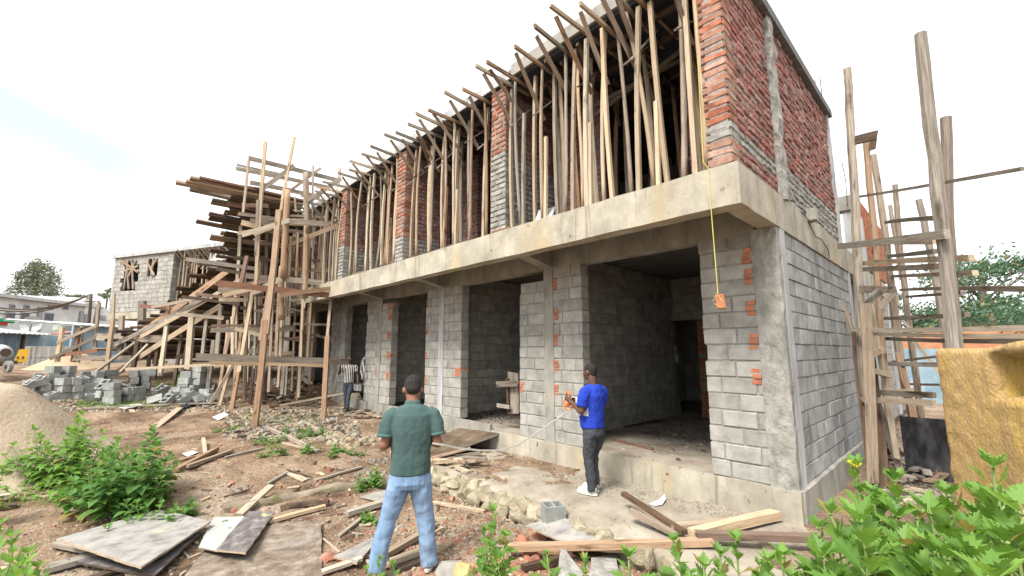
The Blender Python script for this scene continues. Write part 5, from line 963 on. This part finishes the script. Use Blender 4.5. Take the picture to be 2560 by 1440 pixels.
bush('leafy_bush','low strip of pale shoots left of the two bushes',50,1222,8.6,1.5,.2,12,.11,LF1,205,PROF,.6)
bush('weed_clump','green weed growing on the block heap',436,950,18.5,.55,.65,10,.2,LF2,206,PROF2,.4)
bush('weed_clump','green weed by the left elbow of the green shirt',930,1112,7.6,.28,.36,9,.08,LF2,207,PROF2,.2)
for i,(x,y,D,w_,h,l) in enumerate([(690,1052,10.5,.6,.2,'low weed at the foot of the tallest orange post, right side'),(735,1080,9.5,.7,.22,'low weed in the dirt under the plank heap'),(775,1045,10.8,.5,.25,'small round weed right of the scaffold foot'),(865,1078,9.2,.5,.15,'thin weed among the rubble stones'),(735,1045,11.5,.3,.15,'tiny weed between the scaffold feet'),(940,1195,6.3,.25,.10,'tiny weed touching the left jeans hip'),(572,1262,6.6,.12,.10,'tiny sprig above the left end of the kerb'),(580,1030,12.5,.4,.15,'tiny sprig at the foot of the left scaffold posts')]):
    bush('weed_clump',l,x,y,D,w_,h,9,.085,LF2,220+i,PROF2,.3)
def grass(label,area,n_,h,seed):
    rg=random.Random(seed); b=B()
    for i in range(n_):
        p=G(rg.uniform(area[0],area[1]),rg.uniform(area[2],area[3])); a=rg.uniform(0,6.28); hh=h*rg.uniform(.5,1.2); l_=V((math.cos(a),math.sin(a),0)); s=l_.cross(V((0,0,1)))*.008*(hh/.1)
        b.add([p-s,p+s,p+l_*hh*.3+V((0,0,hh*.7))+s*.6,p+l_*hh*.3+V((0,0,hh*.7))-s*.6,p+l_*hh*.7+V((0,0,hh))],[(0,1,2,3),(3,2,4)])
    tag(link('grass',mkmesh('grass',b.v,b.f,LF2)),label,None,None,'stuff')
grass('green grass tufts at the foot of the block heaps',(190,420,1006,1022),700,.10,1); grass('grass tufts in the dirt below the scaffold',(600,800,1035,1062),260,.09,2); grass('grass on the ground around the bushes',(-20,440,1150,1270),700,.08,3)
def tree(name,label,px,yb,yt,D,rad,mat,seed,ncl=60,nlf=46,ls=.35,shape='round',zb=0,wide=1,gap=.55):
    rg=random.Random(seed); base=atD(px,900,D); base.z=zb; zt=atD(px,yt,D).z; zl=atD(px,yb,D).z; t=thing(name,label,'tree',base); h=zt-zl
    c=V((base.x,base.y,(zt+zl)/2)); bt=B(); bt.tube([base,V((base.x,base.y,zl+h*.3)),V((base.x+.1,base.y,zl+h*.8))],[.12*rad/1.5+.08,.09*rad/1.5+.05,.03],0,7); b=B()
    for i in range(ncl):
        if shape=='spires':
            k=i%6; ax=[-.75,-.45,-.12,.2,.5,.8][k]*rad; hs=[.62,.85,.9,1,.8,.6][k]; f=rg.random()**.8; z=zl+h*hs*f; rr_=rad*.42*(1-f*.85); a=rg.uniform(0,6.28); q=V((c.x,c.y,0))+RT*(ax*(1-.1*f)+math.cos(a)*rr_)+FW*(math.sin(a)*rr_); q.z=z
        elif shape=='umbrella':
            a=rg.uniform(0,6.28); lay_=rg.choice([(.92,.75),(.92,.9),(.80,1.0),(.62,.8),(.35,.75),(.2,.9),(.08,1.0),(.12,.7)]); rr_=rad*lay_[1]*math.sqrt(rg.random()); q=V((c.x,c.y,0))+RT*(math.cos(a)*rr_)+FW*(math.sin(a)*rr_*.7); q.z=zl+h*(lay_[0]+rg.uniform(-.05,.05)-.12*(rr_/rad)**2)
        else:
            while True:
                d=V((rg.uniform(-1,1),rg.uniform(-1,1),rg.uniform(-1,1)))
                if .2<d.length<1: break
            d=d.normalized()*(rg.uniform(.45,1)); d*=1+.25*noise.noise(d*2+V((seed,0,0))); q=c+RT*(d.x*rad*wide)+FW*(d.y*rad)+V((0,0,d.z*h/2))
        if i%3==0: bt.tube([V((base.x,base.y,min(q.z-.2,zl+h*rg.uniform(.1,.6)))),q],[.05,.015],0,4)
        cr=rad*(.16 if shape=='spires' else .24)*rg.uniform(.7,1.2)
        for j in range(nlf):
            o=q+V((rg.gauss(0,cr*.6),rg.gauss(0,cr*.6),rg.gauss(0,cr*(.8 if shape=='spires' else .35)))); n1=V((rg.uniform(-1,1),rg.uniform(-1,1),rg.uniform(-.3,1.2))).normalized(); u_=n1.orthogonal().normalized(); v_=n1.cross(u_); s=ls*rg.uniform(.5,1.1)
            b.add([o-u_*s*.5,o+v_*s*.22,o+u_*s*.5,o-v_*s*.22],[(0,1,2,3)])
    link('crown',mkmesh('crown',b.v,b.f,mat),t); bt.build('trunk',BARK,t,True); return t
tree('conifer_tree','tall pale green many topped tree behind the factory',62,742,640,88,3.1,TR1,1,170,26,.42,'spires')
tree('thin_tree','thin high tree between the utility poles',247,752,716,80,.9,TR1,2,22,30,.4,'round'); tree('thin_tree','sparse small tree left of the grey block wing',266,760,732,82,.6,TR1,3,12,24,.35,'round')
tree('low_tree','low round treetop just over the factory roof',172,745,737,90,1.6,TR1,4,20,30,.4,'round')
tree('umbrella_tree','wide layered green tree behind the boundary wall at the right edge',2478,815,640,27,2.5,TR2,5,90,60,.22,'umbrella')
tree('broad_tree','rounded green tree low beyond the orange wall at the right',2490,850,765,24,1.9,TR2,6,50,60,.2,'round',wide=1.3)
tree('broad_tree','dark tree seen through the poles right of the rear wing',2290,850,765,26,1.7,TR2,7,50,60,.2,'round',wide=1.3); tree('broad_tree','small tree close beside the rear wall behind the poles',2238,830,720,24,.8,TR2,8,26,50,.18,'round')
tree('broad_tree','distant green tree between the thick pole and the umbrella tree',2400,850,790,30,1.6,TR2,9,40,50,.22,'round')
# ------------------------------------------------------------------ people
SKIN=M('dark_brown_skin',ramp((.085,.042,.027),(.125,.066,.042)),9,rough=.5,bump=.08,bscale=120,spec=.45); SKIN2=M('brown_skin',ramp((.19,.085,.052),(.27,.13,.08)),9,rough=.5,bump=.08,bscale=120,spec=.45)
HAIR=M('short_black_hair',ramp((.012,.011,.011),(.035,.032,.03)),60,rough=.85,bump=.8,bscale=260,bdist=.004)
def cloth(name,a,b_,**k): return M(name,ramp(a,b_,.3,.7),k.get('scale',4),rough=.9,bump=.5,bscale=k.get('bs',22),stain=k.get('stain'),bdist=.006,st=k.get('st',(1,1,.4)))
GSH=cloth('dark_green_cotton',(.045,.088,.088),(.078,.130,.125)); BSH=cloth('royal_blue_cotton',(.014,.036,.36),(.022,.06,.50))
JNS=cloth('washed_blue_denim',(.14,.24,.39),(.24,.35,.52),bs=60,stain=[((.34,.46,.60),7,(3,1,.12),.5,.8)]); DJN=cloth('dark_grey_denim',(.03,.035,.045),(.075,.08,.09),bs=40,stain=((.16,.17,.18),6,(2,1,.3),.6,.8)); BJN=cloth('slate_trousers',(.04,.05,.065),(.08,.09,.11))
SHW=M('white_shoe',ramp((.55,.55,.50),(.72,.72,.68)),6,bump=.3); SHB=M('black_shoe',ramp((.012,.012,.014),(.03,.03,.035)),6,rough=.45,bump=.2)
STR_=bpy.data.materials.new('striped_shirt'); STR_.use_nodes=True
def _s():
    n=STR_.node_tree.nodes; l=STR_.node_tree.links; t=n.new('ShaderNodeTexCoord'); s=n.new('ShaderNodeSeparateXYZ'); l.new(t.outputs['Object'],s.inputs[0]); f=mth('GREATER_THAN',mth('SINE',mth('MULTIPLY',s.outputs[0],120,None,n,l),None,None,n,l),.25,None,n,l)
    x=n.new('ShaderNodeMix'); x.data_type='RGBA'; l.new(f,x.inputs[0]); x.inputs[6].default_value=(.012,.012,.014,1); x.inputs[7].default_value=(.68,.66,.62,1); l.new(x.outputs[2],n['Principled BSDF'].inputs['Base Color']); n['Principled BSDF'].inputs['Roughness'].default_value=.9
_s()
def ell(b,c,r,rot=(0,0,0),n=14):
    m=Matrix.Translation(V(c))@Matrix.Rotation(rot[2],4,'Z')@Matrix.Rotation(rot[1],4,'Y')@Matrix.Rotation(rot[0],4,'X'); k=len(b.v); L_=n//2+1
    for i in range(L_+1):
        th=math.pi*i/L_
        for j in range(n): ph=2*math.pi*j/n; b.v.append(m@V((r[0]*math.sin(th)*math.cos(ph),r[1]*math.sin(th)*math.sin(ph),r[2]*math.cos(th))))
    for i in range(L_):
        for j in range(n): b.f.append((k+i*n+j,k+(i+1)*n+j,k+(i+1)*n+(j+1)%n,k+i*n+(j+1)%n)); b.m.append(0)
def cap(b,p,q,r0,r1): p=V(p);q=V(q); b.tube([p,q],[r0,r1],0,12); ell(b,p,(r0,)*3,n=12); ell(b,q,(r1,)*3,n=12)
def loft(b,rings,n=20):
    """flat-ended body of elliptical rings (x,y,z,rx,ry)"""
    k=len(b.v)
    for (x,y,z,rx,ry) in rings:
        for j in range(n): a=2*math.pi*j/n; sx=math.copysign(abs(math.cos(a))**.85,math.cos(a)); b.v.append(V((x+rx*sx,y+ry*math.sin(a),z)))
    for i in range(len(rings)-1):
        for j in range(n): b.f.append((k+i*n+j,k+i*n+(j+1)%n,k+(i+1)*n+(j+1)%n,k+(i+1)*n+j)); b.m.append(0)
    b.f.append(tuple(k+j for j in range(n))[::-1]); e=k+(len(rings)-1)*n; b.f.append(tuple(e+j for j in range(n))); b.m+=[0,0]
TXC=bpy.data.textures.new('folds','CLOUDS'); TXC.noise_scale=.085; TXC.noise_depth=1
def flesh(name,b,mat,parent,Mw,vox=.009,smooth=6,fold=0):
    me=mkmesh(name,b.v,b.f,mat); o=link(name,me,parent,Mw)
    r=o.modifiers.new('remesh','REMESH'); r.mode='VOXEL'; r.voxel_size=vox; r.use_smooth_shade=True
    s=o.modifiers.new('smooth','SMOOTH'); s.iterations=smooth; s.factor=.5
    if fold:
        d=o.modifiers.new('folds','DISPLACE'); d.texture=TXC; d.texture_coords='LOCAL'; d.strength=fold; d.mid_level=.5
    return o
def frame(pos,F): F=V(F).normalized(); Rr=V((F.y,-F.x,0)); m=Matrix((Rr,F,V((0,0,1)))).transposed().to_4x4(); m.translation=V(pos); return m
def head(b,c,tilt,turn,s=1):
    """skull, jaw, nose, lips, ears about centre c; returns its matrix"""
    m=Matrix.Translation(V(c))@Matrix.Rotation(turn,4,'Z')@Matrix.Rotation(-tilt,4,'X'); t=B()
    ell(t,(0,-.008,.02),(.076,.096,.098),n=18); ell(t,(0,.018,-.045),(.058,.070,.066)); ell(t,(0,.050,-.085),(.036,.032,.028)); ell(t,(0,.096,-.018),(.013,.018,.026)); ell(t,(0,.104,-.030),(.019,.014,.011)); ell(t,(0,.088,-.058),(.026,.016,.009)); ell(t,(0,.086,-.070),(.022,.014,.008)); ell(t,(0,.078,.022),(.050,.018,.012))
    for s_ in (-1,1): ell(t,(s_*.079,-.005,-.012),(.010,.021,.032),(0,0,s_*.3)); ell(t,(s_*.045,.062,-.028),(.022,.022,.018))
    k=len(b.v); b.v+=[m@(v*s) for v in t.v]; b.f+=[tuple(i+k for i in f) for f in t.f]; b.m+=t.m; return m
def hairb(m,s=1):
    b=B(); ell(b,(0,-.014,.032),(.0785,.0975,.091),n=18); ell(b,(0,-.052,-.012),(.066,.050,.058),n=16); b.v=[m@(v*s) for v in b.v]; return b
def hand(b,w_,d,palm,thumb,curl=.8,s=1):
    """palm and five unequal curled fingers from wrist w_, pointing along d; palm = palm normal, thumb = thumb side"""
    w_=V(w_); d=V(d).normalized(); pn=V(palm); pn=(pn-d*pn.dot(d)).normalized(); sd=d.cross(pn); 
    if sd.dot(V(thumb))<0: sd=-sd
    c=w_+d*.05*s; ax=Matrix((sd,pn,d)).transposed()
    k=len(b.v); t=B(); ell(t,(0,0,0),(.041*s,.015*s,.050*s),n=12); b.v+=[c+ax@v for v in t.v]; b.f+=[tuple(i+k for i in f) for f in t.f]; b.m+=t.m
    for i,(off,ln) in enumerate(((.030,.070),(.010,.078),(-.010,.073),(-.029,.058))):
        p=c+sd*off*s+d*.038*s; a=0; r=.0088*s
        for q in range(3):
            a+=curl*(.5 if q==0 else .75); dd=d*math.cos(a)+pn*math.sin(a); e=p+dd*(ln*s*(.44,.32,.24)[q]); cap(b,p,e,r,r*.93); p=e; r*=.93
    p=c+sd*.030*s-d*.025*s; e=p+(sd*.8+d*.5+pn*.3).normalized()*.036*s; cap(b,p,e,.012*s,.010*s); cap(b,e,e+(d*.8+pn*.5+sd*.1).normalized()*.032*s,.010*s,.0085*s)
def eyes(m,par,Mw,s=1):
    for s_ in (-1,1):
        b=B(); ell(b,(s_*.031,.083,.004),(.013,.006,.007),n=10); b.v=[m@(v*s) for v in b.v]; link('eye',mkmesh('eye',b.v,b.f,EYE,None,True),par,Mw)
EYE=M('eye_white',ramp((.55,.5,.45),(.65,.6,.55)),3,bump=0)
def shoe(par,Mw,c,yaw,up,sole,L_=.28):
    m=Mw@Matrix.Translation(V(c))@Matrix.Rotation(yaw,4,'Z'); b=B(); ell(b,(0,.03,.045),(.048,L_*.47,.045)); ell(b,(0,-.055,.07),(.043,.062,.06)); ell(b,(0,.10,.035),(.047,.065,.033)); o=flesh('shoe',b,up,par,m,.008,3)
    b=B(); k=16; 
    for z in (.0,.028):
        for j in range(k): a=2*math.pi*j/k; b.v.append(V((.053*math.cos(a)*(1 if math.sin(a)>-.2 else .85),.03+L_*.52*math.sin(a),z)))
    b.f=[tuple(range(k))[::-1],tuple(range(k,2*k))]+[(j,(j+1)%k,k+(j+1)%k,k+j) for j in range(k)]; b.m=[0]*len(b.f); s_=b.build('sole',sole,o,False,m); return o
# --- man in the green shirt, back to us, looking down at what he holds
g0=onZ(1018,1428,H(-2,-3.75)); F=V((-.86,.51,0)); gm=thing('person','man in green polo shirt and pale jeans seen from behind, looking down','person',g0); Mw=frame(g0,F)@Matrix.Diagonal((1.055,1.055,1.055,1))
b=B(); hm=head(b,(0,.04,1.662),.5,0,1.14); cap(b,(0,-.02,1.48),(0,.01,1.60),.066,.062); loft(b,[(0,0,.90,.13,.09),(0,0,1.2,.15,.09),(0,-.01,1.42,.15,.08),(0,-.01,1.49,.06,.05)])
for s_ in (-1,1):
    cap(b,(s_*.180,-.015,1.40),(s_*.252,-.05,1.155),.045,.047); cap(b,(s_*.252,-.05,1.155),(s_*.15,.19,1.15),.048,.031); hand(b,(s_*.15,.19,1.15),(-s_*.55,.85,.05),(-s_*.8,-.3,-.2),(0,0,1),.7)
    fx=-.285 if s_<0 else .20; kx=.095*s_+(fx-.095*s_)*.5; cap(b,(s_*.09,0,.86),(kx,.015,.48),.06,.045); cap(b,(kx,.015,.48),(fx,-.0,.08),.045,.035)
flesh('body',b,SKIN2,gm,Mw,.0075,3); flesh('hair',hairb(hm,1.14),HAIR,gm,Mw,.008,3); eyes(hm,gm,Mw,1.14)
b=B(); loft(b,[(0,.0,.875,.196,.148),(0,.0,.97,.192,.146),(0,-.005,1.08,.188,.138),(0,-.012,1.2,.200,.140),(0,-.018,1.34,.216,.140),(0,-.02,1.43,.205,.125),(0,-.02,1.485,.165,.098),(0,-.02,1.515,.115,.082)])
loft(b,[(0,-.015,1.50,.086,.078),(0,-.012,1.535,.077,.070),(0,-.008,1.565,.073,.067)])
for s_ in (-1,1): b.tube([(s_*.15,-.02,1.44),(s_*.195,-.02,1.42),(s_*.228,-.03,1.34),(s_*.246,-.042,1.245)],[.070,.077,.078,.077],0,14)
sh=flesh('shirt',b,GSH,gm,Mw,.009,5,.012)
b=B(); 
for s_ in (-1,1): b.tube([V((s_*.2455,-.041,1.256)),V((s_*.249,-.044,1.228))],[.0795,.0785],0,16)
link('sleeve_band',mkmesh('sleeve_band',b.v,b.f,M('ribbed_band',ramp((.06,.12,.115),(.085,.16,.15)),20,bump=.3),None,True),sh,Mw)
b=B(); loft(b,[(0,.0,.93,.175,.122),(0,-.005,.88,.190,.135),(0,-.01,.80,.192,.14),(0,-.005,.75,.175,.125)])
for s_,fx,fy in ((-1,-.285,-.02),(1,.20,.02)):
    kx=.095*s_+(fx-.095*s_)*.5; b.tube([(s_*.088,-.005,.86),(s_*.095+.1*(fx-.09*s_),-.005,.72),(kx,.015,.48),(kx+(fx-kx)*.6,-.012,.26),(fx,fy-.01,.045)],[.108,.107,.086,.080,.085],0,18)
jn=flesh('jeans',b,JNS,gm,Mw,.009,3,.02)
b=B()
for s_ in (-1,1):
    k=len(b.v); q=[(-.055,.74),(-.06,.855),(.06,.855),(.055,.74),(0,.715)]
    for y in (-.146,-.139): b.v+=[V((s_*.088+x,y+.002*(abs(x)*10)**2*-0,z)) for x,z in q]
    b.f+=[(k,k+1,k+2,k+3,k+4),tuple(k+5+i for i in (4,3,2,1,0))]+[(k+i,k+(i+1)%5,k+5+(i+1)%5,k+5+i) for i in range(5)]; b.m+=[0]*7
for s_,c,yw in ((-1,(-.285,.02,.0),.25),(1,(.205,.04,.0),-.25)): shoe(gm,Mw,c,yw,SHB,SHW)
b=B(); b.box((.165,-.07,.06),(.20,-.055,.10)); link('shoe_patch',mkmesh('shoe_patch',b.v,b.f,SHW),gm,Mw)
# --- man in blue, side on, holding the tape reel
b0_=onZ(1487,1232,.012); F=V((-1,.02,0)); bmn=thing('person','man in a bright blue T-shirt and dark jeans holding an orange tape reel','person',b0_); Mw=frame(b0_,F)*1
b=B(); hm=head(b,(0,.03,1.60),.02,.12,1.0); cap(b,(0,-.02,1.40),(0,.0,1.53),.064,.06); loft(b,[(0,0,.85,.13,.10),(0,0,1.15,.14,.10),(0,-.01,1.36,.14,.08),(0,-.01,1.42,.06,.05)])
cap(b,(-.19,-.02,1.34),(-.25,-.0,1.09),.052,.045); cap(b,(-.25,.0,1.09),(-.19,.24,1.20),.046,.030); hand(b,(-.19,.24,1.20),(.1,.85,.35),(.9,-.2,-.1),(0,0,1),.9)
cap(b,(.19,-.02,1.34),(.25,.06,1.12),.052,.045); cap(b,(.25,.06,1.12),(.06,.27,1.17),.046,.030); hand(b,(.06,.27,1.17),(-.6,.7,.2),(-.6,-.5,-.2),(0,0,1),.9)
for s_,fx,fy in ((-1,-.10,-.02),(1,.06,.05)): cap(b,(s_*.085,0,.82),((fx+s_*.08)/2,.035+fy*.5,.45),.055,.042); cap(b,((fx+s_*.08)/2,.035+fy*.5,.45),(fx,fy,.08),.042,.034)
flesh('body',b,SKIN,bmn,Mw,.0075,3); flesh('hair',hairb(hm),HAIR,bmn,Mw,.008,3); eyes(hm,bmn,Mw)
b=B(); loft(b,[(0,.01,.855,.175,.150),(0,.02,.95,.178,.158),(0,.02,1.06,.176,.155),(0,.0,1.18,.185,.148),(0,-.018,1.29,.195,.138),(0,-.022,1.36,.185,.115),(0,-.022,1.405,.14,.088),(0,-.02,1.435,.085,.07)])
for s_ in (-1,1): b.tube([(s_*.14,-.02,1.345),(s_*.195,-.02,1.33),(s_*.225,-.01,1.25),(s_*.245,.0 if s_<0 else .03,1.15)],[.075,.078,.076,.074],0,14)
flesh('shirt',b,BSH,bmn,Mw,.009,5,.02)
b=B(); loft(b,[(0,.01,.90,.155,.125),(0,.0,.84,.165,.138),(0,-.015,.77,.162,.14),(0,-.01,.72,.145,.115)])
for s_,fx,fy in ((-1,-.10,-.02),(1,.06,.05)): b.tube([(s_*.085,-.01,.82),(s_*.088,.0,.66),((fx+s_*.08)/2,.035+fy*.5,.45),(fx,.0+fy*.8,.25),(fx,fy-.01,.05)],[.092,.090,.068,.062,.062],0,18)
flesh('jeans',b,DJN,bmn,Mw,.009,3,.03)
for c,yw in (((-.10,.02,.0),.15),((.06,.09,.0),-.1)): shoe(bmn,Mw,c,yw,SHW,SHW,.30)
def held(name,b,mat,label,cat,Mw,lm=None): o=link(name,mkmesh(name,b.v,b.f,mat),None,Mw); return tag(o,label,cat)
b=B(); b.box((-.175,-.05,1.02),(-.155,.155,1.26)); held('white_folder',b,PAP,'white edged folder tucked under the arm of the man in blue','folder',Mw)
ORP=M('orange_plastic',ramp((.80,.16,.03),(.88,.24,.05)),3,rough=.45,bump=0); rl=thing('tape_reel','open orange reel of a long measuring tape held by the man in blue','tape reel',Mw@V((-.08,.36,1.15))); c=V((-.08,.37,1.14)); b=B()
for i in range(18):
    a0=2*math.pi*i/18; a1=2*math.pi*(i+1)/18; b.tube([c+V((0,math.cos(a0)*.085,math.sin(a0)*.085)),c+V((0,math.cos(a1)*.085,math.sin(a1)*.085))],.011,0,6)
b.tube([c+V((0,-.03,.06)),c+V((0,-.06,.16)),c+V((0,.03,.17)),c+V((0,.05,.07))],.012,0,7); link('frame',mkmesh('frame',b.v,b.f,ORP,None,True),rl,Mw)
b=B(); b.tube([c-V((.018,0,0)),c+V((.018,0,0))],.035,0,16); b.tube([c,c+V((0,.07,-.05))],.009,0,6); b.tube([c,c+V((0,-.07,-.05))],.009,0,6); b.tube([c,c+V((0,0,.085))],.009,0,6); link('hub',mkmesh('hub',b.v,b.f,ORP,None,True),rl,Mw)
# the tape itself sagging between the two men
tp=[(1080,1108,4.35),(1107,1112,4.42),(1150,1121,4.6),(1200,1126,4.8),(1250,1126,5.0),(1290,1114,5.2),(1330,1090,5.45),(1370,1062,5.7),(1408,1036,5.95),(1440,1018,6.2)]
P=[atD(*t) for t in tp]; b=B(); vs=[]
for i,p in enumerate(P):
    for dx in (V((0,0,.009)),V((0,0,-.009))): b.v+=[p+dx,p+dx+V((.003,.003,0))]
for i in range(len(P)-1): k=i*4; b.f+=[(k,k+4,k+6,k+2),(k+1,k+3,k+7,k+5),(k,k+1,k+5,k+4),(k+2,k+6,k+7,k+3)]
b.m=[0]*len(b.f); tag(b.build('measuring_tape',PAP),'white measuring tape sagging between the green and the blue shirted men','measuring tape')
# --- man in stripes walking toward us
s0=G(868,1026); dd=V((CAM.x-s0.x,CAM.y-s0.y,0)).normalized(); F=(dd+V((dd.y,-dd.x,0))*.25).normalized(); hgt=(atD(878,888,math.hypot(s0.x-CAM.x,s0.y-CAM.y)).z-s0.z); K=hgt/1.72
smn=thing('person','man in a black and white striped shirt walking out of a far doorway','person',s0); Mw=frame(s0,F)@Matrix.Diagonal((K,K,K,1))
b=B(); hm=head(b,(0,.03,1.61),.05,.1,1.0); cap(b,(0,-.02,1.40),(0,.0,1.53),.058,.055); loft(b,[(0,0,.85,.12,.09),(0,0,1.15,.14,.09),(0,-.01,1.36,.14,.08),(0,-.01,1.42,.06,.05)])
cap(b,(.19,-.01,1.36),(.31,.03,1.14),.048,.04); cap(b,(.31,.03,1.14),(.24,.17,1.36),.04,.028); hand(b,(.24,.17,1.36),(-.2,.3,.9),(-.9,.1,0),(0,1,0),.9)
cap(b,(-.19,-.01,1.36),(-.26,.0,1.10),.048,.04); cap(b,(-.26,.0,1.10),(-.30,.09,.86),.04,.028); hand(b,(-.30,.09,.86),(-.05,.15,-1),(.9,0,0),(0,1,0),.5)
for s_,fx,fy in ((-1,-.03,.14),(1,.08,-.12)): cap(b,(s_*.08,0,.82),((fx+s_*.06)/2,fy*.6+.03,.45),.05,.04); cap(b,((fx+s_*.06)/2,fy*.6+.03,.45),(fx,fy,.08),.04,.033)
flesh('body',b,SKIN,smn,Mw,.009,3); flesh('hair',hairb(hm),HAIR,smn,Mw,.01,3); eyes(hm,smn,Mw)
b=B(); loft(b,[(0,.0,.86,.165,.12),(0,.0,1.05,.160,.118),(0,-.0,1.2,.178,.122),(0,-.015,1.33,.192,.12),(0,-.02,1.40,.15,.09),(0,-.02,1.43,.08,.065)])
for s_ in (-1,1): b.tube([(s_*.14,-.015,1.36),(s_*.195,-.01,1.345),(s_*(.235 if s_<0 else .255),.0,1.20)],[.07,.072,.068],0,12)
flesh('shirt',b,STR_,smn,Mw,.01,4,.01)
b=B(); loft(b,[(0,.0,.89,.15,.11),(0,-.005,.80,.155,.118),(0,-.005,.75,.14,.1)])
for s_,fx,fy in ((-1,-.03,.14),(1,.08,-.12)): b.tube([(s_*.08,0,.82),(s_*.07,fy*.3+.02,.62),((fx+s_*.06)/2,fy*.6+.03,.45),(fx,fy,.06)],[.085,.08,.066,.055],0,16)
flesh('trousers',b,BJN,smn,Mw,.01,4,.015)
for c,yw in (((-.03,.16,.0),.1),((.08,-.10,.0),-.1)): shoe(smn,Mw,c,yw,SHB,SHB)
a=Mw@V((.245,.20,1.44)); c=G(826,1003)+V((0,0,.02)); tag(B().tube([a,a.lerp(c,.5)+V((0,0,-.03)),c],.014,0,6).build('white_rod',PAP),'thin white strip running down from the hand of the man in stripes','strip')
b=B(); b.box((-.34,.06,.62),(-.325,.26,.80),0); held('folded_paper',b,PAP,'folded white paper in the lowered hand of the man in stripes','paper',Mw)
